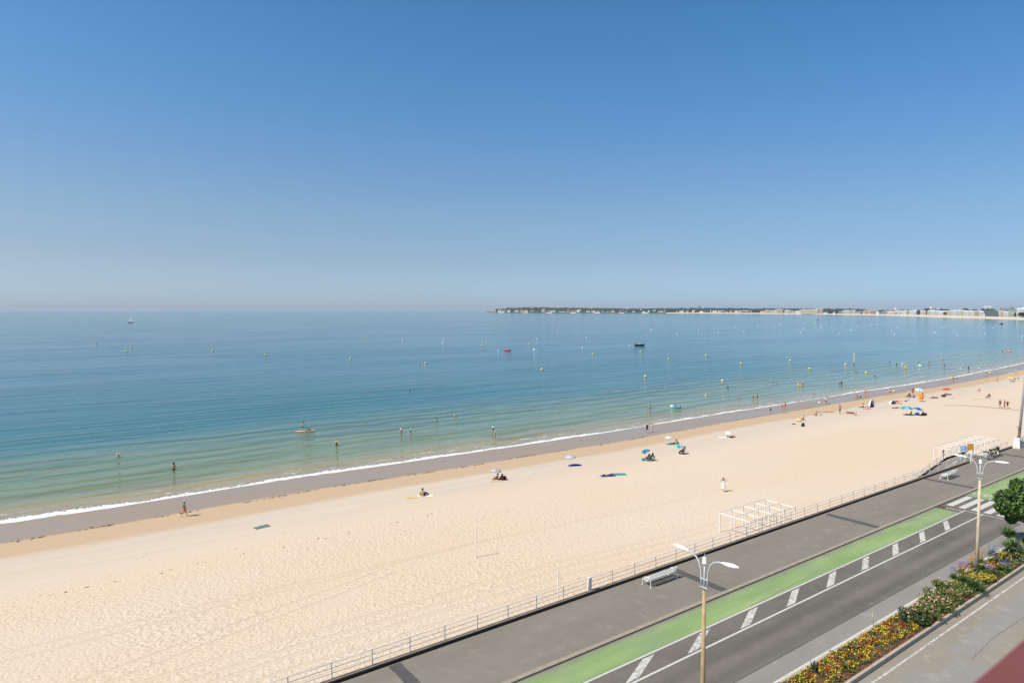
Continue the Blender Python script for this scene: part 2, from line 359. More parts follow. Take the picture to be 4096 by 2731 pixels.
# bicycle symbol on the green lane past the crossing
b = MB()
def ring(b, s, t, r, w_=.06, z=ZR+.012, n=20, ks=1.6):
    for i in range(n):
        a0, a1 = 2*math.pi*i/n, 2*math.pi*(i+1)/n
        b.quad((s+ks*(r-w_)*math.cos(a0), t+(r-w_)*math.sin(a0), z), (s+ks*(r+w_)*math.cos(a0), t+(r+w_)*math.sin(a0), z), (s+ks*(r+w_)*math.cos(a1), t+(r+w_)*math.sin(a1), z), (s+ks*(r-w_)*math.cos(a1), t+(r-w_)*math.sin(a1), z))
ring(b, 80.6, 25.35, .27); ring(b, 80.6, 26.35, .27)
for p, q in (((80.6, 25.35), (81.2, 25.75)), ((80.6, 25.75), (80.6, 25.35)), ((80.6, 25.75), (81.5, 25.7)), ((81.5, 25.7), (80.6, 26.35)), ((81.2, 25.75), (81.3, 26.2)), ((81.3, 26.2), (80.6, 26.35))):
    d_ = Vector((q[0]-p[0], q[1]-p[1], 0)); e = Vector((-d_.y, d_.x, 0)).normalized()*.05; P_ = Vector((p[0], p[1], ZR+.013)); Q = Vector((q[0], q[1], ZR+.013)); b.quad(P_-e, P_+e, Q+e, Q-e)
ST(b.build('bicycle_marking', LINE))
for s, a, b_ in ((15.3, 28.6, 32.1), (38.1, 27.25, 31.95), (60.5, 27.25, 31.95), (82.5, 27.25, 32.05), (105.3, 27.25, 31.9), (128, 27.25, 32)):
    bb = MB(); n_ = 14; L_ = []; Rr = []
    for i in range(n_+1):
        t = a+(b_-a)*i/n_; L_.append((s-.36+random.uniform(-.03, .03), t, .004)); Rr.append((s+.36+random.uniform(-.03, .03), t, .004))
    bb.add(L_+Rr, [(i, n_+1+i, n_+2+i, i+1) for i in range(n_)]); ST(bb.build('asphalt_patch', PATCH))
sheet('gutter', S0, S1, 18.95, 20.1, ZR+.004, GUTTER); line(S0, S1, 18.84, .2, z=.01)
sheet('gutter', S0, S1, 20.1, 20.16, ZR+.006, PATCH)
sheet('near_road', S0, S1, 9.0, 16.35, ZR+.004, NEARM); line(S0, S1, 15.82, .12, WORN, .01)
# ragged repairs on the near roadway
def blob_patch(pts, m, z):
    b = MB(); out = []
    for (a, c), (d_, e) in zip(pts, pts[1:]+pts[:1]):
        n_ = max(2, int(math.hypot(d_-a, e-c)/.35))
        for i in range(n_):
            f = i/n_; out.append((a+(d_-a)*f+random.uniform(-.04, .04), c+(e-c)*f+random.uniform(-.04, .04), ZR+z))
    b.add(out, [tuple(range(len(out)))]); ST(b.build('asphalt_patch', m))
blob_patch([(41.9, 14.9), (42.1, 13.7), (44.5, 13.6), (47, 13.75), (50.5, 13.6), (58, 13.5), (70, 13.4), (70, 14.9), (50.8, 15.0)], PATCH2, .009)
blob_patch([(30, 15.1), (38.1, 15.1), (38.5, 14.2), (41.7, 14.3), (41.8, 12), (30, 12)], PATCH2, .009)
b = MB().box(((S0+S1)/2, 7.0, -.06), (S1-S0, 4.0, .2)); ST(b.build('pavement', PROM))
# cracks in the green lane
b = MB(); p = Vector((37.6, 24.9, ZR+.009))
for i in range(42):
    q = p+Vector((.22, random.uniform(-.035, .042)+.008, 0)); q.y = min(q.y, 25.5); b.quad(p+Vector((0, -.011, 0)), q+Vector((0, -.011, 0)), q+Vector((0, .011, 0)), p+Vector((0, .011, 0))); p = q
ST(b.build('lane_crack', M((.05, .05, .045), name='crack')))
o = ST(MB().box((72.3, 26.55, ZR+.01), (.9, .5, .03)).build('drain_grate', M(C(120, 80, 62), .7, .3, 20, name='rusty_iron')), None); T(o, 'rusty brown drain grate at the kerb just before the zebra crossing', 'drain')
# seawall with a low upstand (gap where the ramp comes up)
WALLM = M((.022, .016, .013), .8, .5, .8, name='dark_wall'); WALLT = M(C(190, 172, 150), .8, .15, 2, name='coping_stone')  # upstand and ramp kerb get a mottled near-black colour on every face
wall = ST(bpy.data.objects.new('seawall', None), None); col.objects.link(wall); T(wall, 'long low dark seawall with pale top between the promenade and the sand', 'seawall')
for a, c in ((S0, 95.8), (101.8, S1)):
    MB().box(((a+c)/2, 32.33, -1.6), (c-a, .3, 3.56)).build('upstand', WALLM, wall)
    MB().box(((a+c)/2, 32.37, .195), (c-a, .26, .03)).build('coping', WALLT, wall)
MB().box((98.8, 32.33, -1.75), (6.0, .3, 3.4)).build('threshold', PROM, wall)
# ramp going down along the wall on its sea side, and its landing
ramp = ST(bpy.data.objects.new('ramp', None)); col.objects.link(ramp)
MB().add([(96, 32.5, -.01), (96, 34.75, -.01), (101.9, 34.75, -.01), (101.9, 32.5, -.01), (86, 32.5, -1.65), (86, 34.75, -1.65),
          (96, 32.5, -2.6), (96, 34.75, -2.6), (101.9, 34.75, -2.6), (101.9, 32.5, -2.6), (86, 32.5, -2.6), (86, 34.75, -2.6)],
         [(0, 3, 2, 1), (4, 0, 1, 5), (5, 1, 7, 11), (1, 2, 8, 7), (2, 3, 9, 8), (4, 5, 11, 10)]).build('ramp_slab', PROM, ramp)
MB().add([(96, 34.75, .0), (96, 34.95, .0), (101.9, 34.95, 0), (101.9, 34.75, 0), (86, 34.75, -1.62), (86, 34.95, -1.62), (96, 34.75, .16), (96, 34.95, .16), (101.9, 34.95, .16), (101.9, 34.75, .16), (86, 34.75, -1.46), (86, 34.95, -1.46), (96, 34.95, -2.6), (101.9, 34.95, -2.6), (86, 34.95, -2.6)],
         [(6, 7, 8, 9), (10, 11, 7, 6), (9, 0, 0+0, 6) if False else (0, 6, 9, 3), (4, 10, 6, 0), (11, 14, 12, 7), (7, 12, 13, 8)]).build('ramp_kerb', WALLM, ramp)
# railing
RUSTY = M(C(250, 242, 232, .85), .5, .12, 6, name='railing_paint')
rail = ST(bpy.data.objects.new('promenade_railing', None), None); col.objects.link(rail)
T(rail, 'long white three bar railing along the sea edge of the promenade', 'railing')
RT = 32.42
def rails(pts, parent, posts=True, h=1.03, sp=2.27, nm='post'):
    pts = [Vector(p) for p in pts]
    for hh, rr in ((h, .03), (h*.67, .019), (h*.36, .019)):
        MB().tube([p+Vector((0, 0, hh)) for p in pts], rr, 6).build('top_rail' if hh == h else 'lower_rail', RUSTY, parent)
proto = MB().box((0, 0, .5), (.05, .05, 1.0)); proto.box((0, 0, .03), (.12, .1, .05))
RUSTP = None
post0 = None
def post(s, t, z, parent):
    global post0
    if post0 is None: post0 = proto.build('post', RUSTY, parent); o = post0
    else: o = post0.copy(); col.objects.link(o); o.parent = parent
    o.location = (s, t, z)
rails([(S0, RT, .18), (30.0, RT, .18)], rail, h=.9); rails([(30.3, RT, .18), (95.7, RT, .18)], rail, h=.9); rails([(103.2, RT, .18), (110.3, RT, .18)], rail, h=.9); rails([(112.4, RT, .18), (S1, RT, .18)], rail, h=.9)
for i in range(-3, 70):
    s = 11.87+i*2.273
    if 95.8 < s < 103.1 or 110 < s < 112.5 or abs(s-30.1) < .5: continue
    if s < 170: post(s, RT, .1, rail)
MB().box((30.15, RT, .62), (.24, .2, 1.05)).build('junction_post', M(C(244, 240, 232, .8), .5, .05, name='post_paint'), rail)
rr_ = ST(bpy.data.objects.new('ramp_railing', None), None); col.objects.link(rr_)
T(rr_, 'white railing on the outer edge of the beach ramp, under the farther frame pergola', 'railing')
rails([(86.3, 34.85, -1.46), (96, 34.85, .16), (101.8, 34.85, .16)], rr_, h=.9)
for i in range(8):
    s = 86.4+i*2.1; post(s, 34.85, interp(s, [(86, -1.5), (96, .1)]), rr_)
sr_ = ST(bpy.data.objects.new('stair_handrail', None), None); col.objects.link(sr_)
T(sr_, 'white sloping handrail with braces inside the ramp beside the seawall', 'handrail')
MB().tube([(86.6, 32.75, -.55), (95.6, 32.75, .92), (95.6, 32.75, 0)], .03, 6).build('top_rail', WHITE, sr_)
for s in (87, 90.5, 93.5): MB().tube([(s, 32.75, interp(s, [(86, -1.65), (96, 0)])), (s, 32.75, interp(s, [(86.6, -.55), (95.6, .92)]))], .025, 6).build('post', WHITE, sr_)
MB().tube([(90.5, 32.8, -.9), (93.5, 32.8, .5)], .02, 6).build('brace', WHITE, sr_)
# pergolas (bare tent frames)
def pergola(name, s0, n, ds_, t0, dt, zt, zb, label):
    p = ST(E(name, (0, 0, 0)), None); T(p, label, 'pergola', 'white bare beach tent frames')
    m = M(C(246, 243, 238, .8), .45, .05, 2, name='frame_paint')
    for i in range(n+1):
        for j in range(3): MB().box((s0+i*ds_, t0+j*dt, (zt+zb)/2-.25), (.075, .075, zt-zb+.5)).build('leg', m, p)
        MB().box((s0+i*ds_, t0+dt, zt+.02), (.075, 2*dt+.075, .07)).build('cross_beam', m, p)
    for j in range(3): MB().box((s0+n*ds_/2, t0+j*dt, zt+.085), (n*ds_+.06, .045, .04)).build('long_rail', m, p)
pergola('beach_pergola', 52.15, 4, 1.87, 34.66, 1.64, .1, -1.66, 'white bare tent frame of four bays on the sand behind the nearer railing')
pergola('beach_pergola', 101.2, 7, 1.94, 34.99, 1.7, .3, -1.66, 'longer white bare tent frame on the sand beside the ramp, far right')
# sand scoured along the frame legs
b = MB()
for t in (34.66, 36.3, 37.94):
    p = Vector((52.2, t-.06, -1.62))
    while p.x < 62:
        q = p+Vector((.3, random.uniform(-.05, .05), 0)); w_ = random.uniform(.01, .05); b.quad(p-Vector((0, w_, 0)), q-Vector((0, w_, 0)), q+Vector((0, w_, 0)), p+Vector((0, w_, 0))); p = q
# benches
def bench(loc, label):
    e = E('promenade_bench', loc, ROT, label, 'bench', 'white slatted benches facing the sea')
    n_ = 12
    prof = [(-.36, .80), (-.33, .84), (-.29, .80), (-.25, .66), (-.2, .52), (-.12, .44), (.0, .41), (.12, .42), (.22, .45), (.30, .45), (.34, .41)]
    b = MB()
    for y, z in prof: b.box((1.42, y, z), (2.9, .072, .024))
    b.build('slats', WHITE, e)
    for x in (.02, 2.84):
        MB().tube([(x, -.40, 0), (x, -.36, .45), (x, -.37, .82), (x, -.30, .84), (x, -.2, .5), (x, -.05, .385), (x, .2, .42), (x, .33, .43), (x, .36, .2), (x, .40, 0)], .028, 6).build('end_frame', WHITE, e)
        MB().tube([(x, -.3, .62), (x, -.1, .66), (x, .1, .66), (x, .22, .6), (x, .24, .46)], .022, 6).build('armrest', WHITE, e)
    MB().box((1.42, 0, .36), (.04, .6, .03)).build('middle_brace', WHITE, e)
    for x in (.02, 2.84):
        for y in (-.4, .4): MB().box((x, y, .01), (.09, .09, .02)).build('foot', WHITE, e)
x, y = xy(34.2, 30.9); bench((x, y, 0), 'white slatted bench on the promenade behind the nearer street lamp')
x, y = xy(83.85, 30.68); bench((x, y, 0), 'white slatted bench on the promenade beside the top of the beach ramp')
# street lamps
def lamp(s, t, colr, label, zb=.05):
    x, y = xy(s, t); e = E('street_lamp', (x, y, zb), ROT, label, 'street lamp', 'twin armed street lamps on the flower bed')
    m = M(colr, .8, .16, 3, bump=.004, name='lamp_pole'); g = M(C(196, 200, 202, .8), .45, .1, 5, name='galvanised')
    MB().tube([(0, 0, 0), (0, 0, 3.4), (0, 0, 6.95)], [.135, .105, .078], 14).build('pole', m, e, True)
    MB().tube([(0, 0, 6.9), (0, 0, 8.18)], [.045, .036], 10).build('mast_tube', g, e, True)
    c_ = MB().lathe([(.05, 0), (.105, .03), (.105, .06), (.092, .07), (.092, .27), (.07, .31), (.0, .33)], 14, (0, 0, 8.14)); c_.tube([(0, 0, 8.44), (0, 0, 8.62)], .008, 5); c_.build('sensor_cap', WHITE, e, True)
    for z in (7.08, 7.46): MB().box((0, 0, z), (.09, .42, .05)).build('bracket', g, e)
    for sg in (1, -1):
        pts = [(0, sg*.17, 7.0), (0, sg*.17, 7.5), (0, sg*.2, 7.85), (0, sg*.32, 8.18), (0, sg*.48, 8.36), (0, sg*.7, 8.45), (0, sg*.9, 8.48)]
        arm = MB().tube(pts, .037, 10).build('arm', g, e, True)
        b = MB(); prof = [(0, .04, .03), (.12, .07, .05), (.35, .145, .075), (.6, .165, .085), (.85, .12, .065), (1.02, .05, .03), (1.06, .01, .01)]; n_ = 12; vs = []
        for d_, rw, rh in prof:
            for k_ in range(n_):
                a = 2*math.pi*k_/n_; vs.append((rw*math.cos(a), sg*(.88+d_*.84), 8.49+.05*d_+rh*math.sin(a)))
        b.add(vs, [(i*n_+k_, i*n_+(k_+1) % n_, (i+1)*n_+(k_+1) % n_, (i+1)*n_+k_) for i in range(len(prof)-1) for k_ in range(n_)]); b.build('lamp_head', WHITE, e, True)
lamp(23.7, 18.0, C(206, 176, 128, .66), 'twin armed street lamp with ochre stained pole, nearer, cut by the bottom edge')
lamp(55.75, 18.05, C(226, 208, 178, .72), 'twin armed street lamp with pale pole rising from the purple and orange flowers')
# tall mast at the frame edge
x, y = xy(111.9, 31.75); e = E('tall_mast', (x, y, 0), ROT, 'tall grey mast on a pair of white concrete blocks, cut by the right edge', 'mast')
g = M(C(168, 166, 168), .5, .1, 3, name='mast_metal'); cb = M(C(232, 230, 226, .78), .8, .08, 2, name='concrete_paint')
for dx in (-.42, .42): MB().add([(dx-.38, -.45, 0), (dx+.38, -.45, 0), (dx+.38, .45, 0), (dx-.38, .45, 0), (dx-.2, -.3, 1.5), (dx+.2, -.3, 1.5), (dx+.2, .3, 1.5), (dx-.2, .3, 1.5)], [(0, 1, 5, 4), (1, 2, 6, 5), (2, 3, 7, 6), (3, 0, 4, 7), (4, 5, 6, 7)]).build('base_block', cb, e)
MB().tube([(0, 0, .6), (2.6, 0, 14.0)], [.19, .12], 12).build('pole', g, e, True); MB().box((0, 0, 1.55), (.5, .3, .08)).build('clamp', DARK, e)
MB().box((0, 0, 2.9), (.42, .42, .1)).build('red_band', M(C(190, 110, 90), name='band'), e)
x, y = xy(113.6, 30.9); o = MB().ball((x, y, .25), .42, 12, (1, 1, .75)).build('boulder', cb, smooth=True); T(o, 'rounded white bollard stone beside the tall mast at the right edge', 'bollard')
# things at the ramp head
def panel(s, t, z, w_, h, post_h, m, label, rz=0., name='info_sign'):
    x, y = xy(s, t); e = E(name, (x, y, z), ROT+rz, label, 'sign')
    MB().box((0, 0, post_h+h/2), (w_, .05, h)).build('board', m, e)
    for sx in (-w_*.3, w_*.3): MB().box((sx, .04, (post_h+h*.6)/2), (.05, .05, post_h+h*.6)).build('post', WHITE, e)
    return e
k = N('blue_board'); o_ = k.sep(); k.l(k.mix(k.ramp(k.noise(3, 2), .45, .55), C(120, 180, 235, .85), C(240, 244, 250, .85)), k.b.inputs['Base Color']); BLUEB = k.m
panel(97.3, 33.4, 0, 1.15, .85, .95, BLUEB, 'blue and white beach information board at the head of the ramp', -.5)
panel(99.1, 33.3, 0, 1.0, .85, 1.0, M(C(245, 176, 60, .85), name='orange_board'), 'plain orange sign board right of the blue information board', -.5)
panel(98.5, 36.2, -1.6, .5, .8, 1.4, M(C(150, 155, 170), name='grey_board'), 'small grey board on a frame leg at the sand side of the ramp')
x, y = xy(95.9, 32.0); e = E('gate_post', (x, y, 0), ROT, 'pair of tall white and grey gate posts where the ramp opens', 'gate post')
MB().box((0, .1, .85), (.09, .09, 1.7)).build('white_post', WHITE, e); MB().box((.22, -.05, .8), (.09, .09, 1.6)).build('grey_post', GREY, e); MB().tube([(0, .1, 1.6), (.22, -.05, 1.55)], .03).build('link_bar', GREY, e)
x, y = xy(99.4, 31.6); e = E('litter_bin', (x, y, 0), ROT, 'round grey litter bin with dark rim beside the parked bicycles', 'litter bin')
MB().lathe([(.26, .08), (.3, .1), (.33, 1.05), (.3, 1.05), (.3, .6)], 18).build('body', M(C(176, 186, 180), .6, .08, name='bin_metal'), e, True); MB().lathe([(.34, 1.0), (.35, 1.03), (.35, 1.1), (.29, 1.1)], 18).build('rim', DARK, e); MB().box((0, 0, .04), (.7, .6, .08)).build('base', M(C(200, 160, 130), name='bin_base'), e)
def bicycle(s, t, rz, label, fcol, extra=True):
    x, y = xy(s, t); e = E('parked_bicycle', (x, y, 0), ROT+rz, label, 'bicycle', 'bicycles leaning by the bin'); fm = M(fcol, .4, name='bike_frame')
    def circ(cx, r, rad, m, nm): 
        MB().tube([(cx+r*math.cos(a*math.pi/10), 0, .35+r*math.sin(a*math.pi/10)) for a in range(21)], rad, 6, False).build(nm, m, wh)
    for cx in (-.54, .54):
        wh = MB()
        for a in range(14): wh.tube([(cx, 0, .35), (cx+.31*math.cos(a*math.pi/7), 0, .35+.31*math.sin(a*math.pi/7))], .004, 3)
        wh = wh.build('wheel', GREY, e); circ(cx, .34, .026, DARK, 'tyre'); circ(cx, .31, .012, GREY, 'rim')
        MB().add([(cx+.38*math.cos(a), y_, .35+.38*math.sin(a)) for a in [R(q) for q in range(20, 171, 15)] for y_ in (-.04, .04)], [(2*i, 2*i+1, 2*i+3, 2*i+2) for i in range(10)]).build('mudguard', WHITE if extra else DARK, e)
    f = MB()
    for p, q in (((-.54, .35), (-.1, .33)), ((-.1, .33), (-.2, .85)), ((-.2, .78), (.36, .82)), ((-.1, .33), (.36, .72)), ((-.54, .35), (-.2, .8)), ((.54, .35), (.34, .95))): f.tube([(p[0], 0, p[1]), (q[0], 0, q[1])], .022, 6)
    f.build('frame', fm, e); MB().box((-.22, 0, .93), (.28, .16, .06)).build('saddle', DARK, e)
    MB().tube([(.3, -.3, 1.12), (.36, -.1, 1.08), (.36, .1, 1.08), (.3, .3, 1.12)], .016, 6).build('handlebar', DARK, e)
    MB().box((.62, 0, .92), (.3, .34, .24)).build('basket', M(C(90, 70, 55), name='wicker'), e)
    if extra: MB().add([(-.75, -.17, .85), (-.45, -.17, .85), (-.45, .17, .85), (-.75, .17, .85), (-.85, -.17, 1.35), (-.85, .17, 1.35)], [(0, 1, 2, 3), (0, 3, 5, 4), (0, 4, 1), (3, 2, 5)]).build('child_seat', DARK, e); MB().box((-.5, 0, 1.38), (.5, .2, .05)).build('carrier', DARK, e)
bicycle(101.2, 31.55, .5, 'dark bicycle with pale fork, first of the parked bicycles right of the bin', C(90, 60, 50), False)
bicycle(102.1, 31.5, .4, 'cream framed bicycle standing between two dark ones by the railing', C(220, 205, 180), False)
bicycle(103.3, 31.55, .35, 'dark bicycle with child seat and white rear mudguard, farthest right of the parked ones', C(40, 42, 48))
# ------------------------------------------------------------ planted median
SOIL = M(C(128, 84, 62, .6), .95, .3, 6, bump=.02, name='bark_mulch')
b = MB().box((190, 17.35, ZR+.1), (460, 1.9, .2)); ST(b.build('bed_soil', SOIL))
KB2 = M(C(196, 184, 166, .7), .85, .12, 3, name='pale_kerb')
for t in (16.42, 18.45):
    b = MB().box((190, t, ZR+.13), (460, .17, .27)); ST(b.build('kerb', KB2))
rng = random.Random(3)
def leafmat(name, c, var=.35, tr=.3):
    k = N(name); f = k.noise(6, 3, .7); k.l(k.mix(k.ramp(f, .3, .7), tuple(x*(1-var) for x in c), tuple(x*(1+var) for x in c)), k.b.inputs['Base Color']); k.b.inputs['Roughness'].default_value = .55
    return k.m
LF = [leafmat('leaf_mid', (.075, .115, .024)), leafmat('leaf_olive', (.17, .18, .04)), leafmat('leaf_dark', (.022, .045, .014)), leafmat('leaf_grey', (.16, .20, .15))]
FL = {n: M(c, .6, .15, 9, name=n) for n, c in dict(petal_yellow=(.75, .5, .02), petal_orange=(.72, .22, .02), petal_red=(.45, .02, .015), petal_pink=(.72, .38, .34), petal_purple=(.16, .14, .5), petal_cream=(.7, .6, .4), petal_darkred=(.12, .015, .02), petal_blue=(.3, .3, .62)).items()}
# bedding flowers: nobody could count them
b = MB(); mats = [LF[0], LF[1], FL['petal_yellow'], FL['petal_orange'], FL['petal_red'], FL['petal_darkred'], FL['petal_pink']]
for i in range(9500):
    s = rng.uniform(20, 44.2); t = rng.uniform(16.62, 18.33)
    if t < 16.85+.25*noise.noise(Vector((s, 0, 0))) and rng.random() < .8: continue
    if noise.noise(Vector((s*1.3, t*1.6, 3))) < -.22: continue
    h = rng.uniform(.1, .26); cl = noise.noise(Vector((s*1.1, t*2.2, 0)))
    b.cur = 0 if rng.random() < .6 else 1
    for q in range(5): b.leaf((s+rng.gauss(0, .05), t+rng.gauss(0, .04), .05+h*rng.uniform(.3, .9)), .055, rng)
    r = rng.random()
    if r < .42:
        pt = noise.noise(Vector((s*1.7, t*3., 8))); b.cur = 2 if pt > .02 else (4 if pt < -.16 else rng.choice([2, 3, 4, 5, 2]))
        if rng.random() < .2: b.cur = rng.choice([2, 3, 4, 5])
        if rng.random() < .04: b.cur = 6
        for q in range(2): b.leaf((s, t, .09+h), .078, rng, 2, 1.)
o = ST(b.build('bedding_flowers', mats), None); T(o, kind='stuff')
# low ground cover between the shrubs farther along
b = MB(); mats = [LF[0], LF[1], LF[2], FL['petal_yellow'], LF[3]]
for i in range(7000):
    s = rng.uniform(50.5, 76); t = rng.uniform(16.6, 18.35); h = .12+.3*max(0, noise.noise(Vector((s*.9, t*1.2, 5)))+.4)
    q = noise.noise(Vector((s*.7, t, 9))); b.cur = 3 if (q > .25 and rng.random() < .35) else (1 if q > 0 else 0)
    if s > 59 and q < -.2: b.cur = 4
    if rng.random() < .2: b.cur = 2
    b.leaf((s, t, .08+h*rng.random()), .11, rng, 1.2, 1.5)
o = ST(b.build('ground_cover', mats), None); T(o, kind='stuff')
def bush(name, s, t, r, h, n, leafm, size, label, flower=None, nf=0, fs=.09, cat='shrub', group=None, dome=True):
    x, y = xy(s, t); e = E(name, (x, y, ZR+.2), 0, label, cat, group)
    stems = MB()
    for i in range(9):
        a = rng.uniform(0, 6.28); stems.tube([(0, 0, 0), (r*.35*math.cos(a), r*.35*math.sin(a), h*.5), (r*.6*math.cos(a), r*.6*math.sin(a), h*.8)], [.018, .012, .006], 5)
    stems.build('stem', M((.10, .08, .04), name='twig'), e)
    b = MB(); lumps_ = [(rng.gauss(0, .42)*r, rng.gauss(0, .42)*r, h*rng.uniform(.3, .8), rng.uniform(.3, .5)*r) for _ in range(12)]
    for i in range(n):
        lx, ly, lz, lr = rng.choice(lumps_); v = Vector((rng.gauss(0, 1), rng.gauss(0, 1), rng.gauss(0, .8))).normalized()*lr*rng.uniform(.5, 1.05)
        p = Vector((lx, ly, lz))+v; p.z = max(.03, min(p.z, h*1.1)); b.cur = rng.choice([0, 0, 1]); b.leaf(p, size*rng.uniform(.7, 1.3), rng, .5)
    b.build('foliage', leafm, e)
    if flower:
        b = MB()
        for i in range(nf):
            lx, ly, lz, lr = rng.choice(lumps_); v = Vector((rng.gauss(0, 1), rng.gauss(0, 1), abs(rng.gauss(0, 1)))).normalized()*lr*1.05; p = Vector((lx, ly, lz))+v
            for q in range(4): b.leaf(p+Vector((rng.gauss(0, .02), rng.gauss(0, .02), 0)), fs, rng, 1, 1.)
        b.build('blossom', FL[flower], e)
    return e
G1 = [LF[0], LF[1]]; G2 = [LF[1], LF[0]]; G3 = [LF[2], LF[0]]
bush('rose_bush', 43.6, 17.6, .8, .6, 1700, G3, .085, 'dark green rose bush with a few pale blooms, first after the bedding flowers', 'petal_pink', 14, group='rose bushes in the flower bed')
bush('rose_bush', 43.4, 16.95, .6, .55, 1000, G3, .08, 'low dark green bush at the kerb edge, next to the last red bedding flowers', 'petal_cream', 5, group='rose bushes in the flower bed')
bush('rose_bush', 45.2, 17.5, 1.0, .6, 2100, G1, .08, 'rose bush full of pale cream pink blooms, second in the row of roses', 'petal_pink', 42, group='rose bushes in the flower bed')
bush('rose_bush', 46.7, 17.1, .95, .6, 2000, G1, .08, 'rose bush with scattered pink blooms near the inner kerb, middle of the roses', 'petal_pink', 44, group='rose bushes in the flower bed')
bush('rose_bush', 47.3, 17.8, .9, .65, 1800, G2, .08, 'yellowish green rose bush by the white outer kerb, middle of the roses', 'petal_cream', 22, group='rose bushes in the flower bed')
bush('rose_bush', 48.9, 17.3, 1.05, .62, 2200, G2, .08, 'sprawling olive rose bush with salmon blooms, just before the dark spiky clump', 'petal_pink', 38, group='rose bushes in the flower bed')
bush('rose_bush', 50.2, 17.7, .9, .7, 1700, G2, .08, 'pale olive bush at the outer kerb before the pole of the farther lamp', 'petal_pink', 16, group='rose bushes in the flower bed')
def spiky(name, s, t, n, L_, m, label, w_=.035, droop=.5, cat='plant', group=None, z0=.2, stalks=None, sm=None, ns=0):
    x, y = xy(s, t); e = E(name, (x, y, ZR+z0), 0, label, cat, group); b = MB()
    for i in range(n):
        a = rng.uniform(0, 6.28); el = rng.uniform(.25, 1.35); l_ = L_*rng.uniform(.7, 1.1); d_ = Vector((math.cos(a)*math.cos(el), math.sin(a)*math.cos(el), math.sin(el))); sd_ = Vector((-math.sin(a), math.cos(a), 0))*w_
        r0 = Vector((rng.gauss(0, .1)*L_, rng.gauss(0, .1)*L_, 0)); p1 = r0+d_*l_*.55; p2 = r0+d_*l_+Vector((0, 0, -droop*l_*math.cos(el)))
        b.add([r0-sd_*.6, r0+sd_*.6, p1+sd_, p1-sd_, p2], [(0, 1, 2, 3), (3, 2, 4)])
    b.build('leaves', m, e)
    if stalks:
        st_ = MB(); fl = MB()
        for i in range(ns):
            a = rng.uniform(0, 6.28); rr2 = rng.uniform(.05, .55)*L_*1.3; h = L_*rng.uniform(1.0, 1.5); tp = Vector((rr2*math.cos(a), rr2*math.sin(a), h)); st_.tube([(tp.x*.3, tp.y*.3, 0), tp], .006, 4)
            for q in range(9): fl.leaf(tp+Vector((rng.gauss(0, .035), rng.gauss(0, .035), rng.gauss(0, .03))), .05, rng, .3, 1.3)
        st_.build('stalk', LF[1], e); fl.build('flower_head', FL[stalks], e)
    return e
SPG = leafmat('strap_leaf', (.05, .10, .02)); SPL = leafmat('yucca_leaf', (.16, .22, .08)); CAN = leafmat('canna_leaf', (.05, .045, .035)); BLU = leafmat('glaucous_leaf', (.12, .2, .16))
spiky('strap_leaf_clump', 51.9, 16.95, 260, 1.05, SPG, 'big dark green arching clump spilling over the near kerb below the farther lamp', .03, .45)
spiky('strap_leaf_clump', 52.6, 17.8, 200, .8, SPG, 'green arching clump at the foot of the farther lamp pole', .028, .45, stalks='petal_yellow', ns=10)
ag = 'purple flowering clumps'
for i, (s, t, c_, lb) in enumerate([(52.9, 18.5, 'petal_purple', 'purple flowering clump hanging over the white outer kerb, nearest of the purple ones'), (54.6, 18.6, 'petal_purple', 'purple flowering clump directly behind the farther lamp pole'), (55.6, 17.3, 'petal_blue', 'pale blue flowering clump right of the farther lamp pole'), (57.4, 16.9, 'petal_purple', 'purple flowering clump near the inner kerb, right of the yellow plants'), (58.6, 17.8, 'petal_purple', 'violet flowering clump in the middle of the bed before the tree'), (60.6, 18.6, 'petal_blue', 'lilac flowering clump at the outer kerb beside the spiky plant under the tree'), (62.5, 17.1, 'petal_blue', 'lilac flowering clump right beside the tree trunk at the right edge')]):
    spiky('agapanthus', s, t, 130, .62, SPG, lb, .022, .45, group=ag, stalks=c_, ns=16)
for s, t, lb in [(54.3, 18.35, 'orange lily clump left of the farther lamp pole'), (56.4, 18.6, 'orange lily clump at the outer kerb just right of the farther lamp pole'), (58.0, 18.5, 'orange lily clump between the lamp and the tree, by the outer kerb'), (56.3, 17.3, 'orange lily clump in the middle of the bed right of the pale blue flowers')]:
    spiky('orange_lily', s, t, 110, .6, LF[1], lb, .02, .4, group='orange lily clumps', stalks='petal_orange', ns=18)
for s, t, lb in [(54.5, 16.95, 'bright yellow bushy plant at the near kerb right of the big arching clump'), (53.4, 17.4, 'yellow leafed plant in front of the farther lamp pole'), (60.2, 17.6, 'yellow green bushy plant before the tree')]:
    bush('yellow_shrub', s, t, .55, .55, 700, [leafmat('gold_leaf', (.42, .33, .04)), LF[1]], .08, lb, 'petal_yellow', 20, .06, group='yellow bushy plants')
for s, t, h, lb in [(37.2, 17.75, .6, 'dark bronze canna behind the red flowers, farthest of the tall leafy ones'), (34.7, 17.1, .55, 'green canna with broad leaves among red flowers near the inner kerb'), (33.3, 18.1, .6, 'dark canna beside the white outer kerb, lowest in the picture'), (41.0, 17.3, .5, 'dark red leafed plant among yellow flowers before the rose bushes')]:
    spiky('canna', s, t, 16, h, CAN if 'dark' in lb else SPG, lb, .07, .15, group='cannas in the bedding')
spiky('tall_weed', 40.7, 18.35, 10, .6, LF[1], 'single tall yellowish weed standing by the white outer kerb', .02, .1, stalks='petal_cream', ns=2)
for s, t, lb in [(35.6, 18.15, 'small round green cushion plant at the outer kerb left of the dark canna'), (36.2, 17.3, 'small bright green cushion among the red and yellow flowers')]: bush('cushion_plant', s, t, .22, .3, 300, G1, .05, lb, group='green cushions')
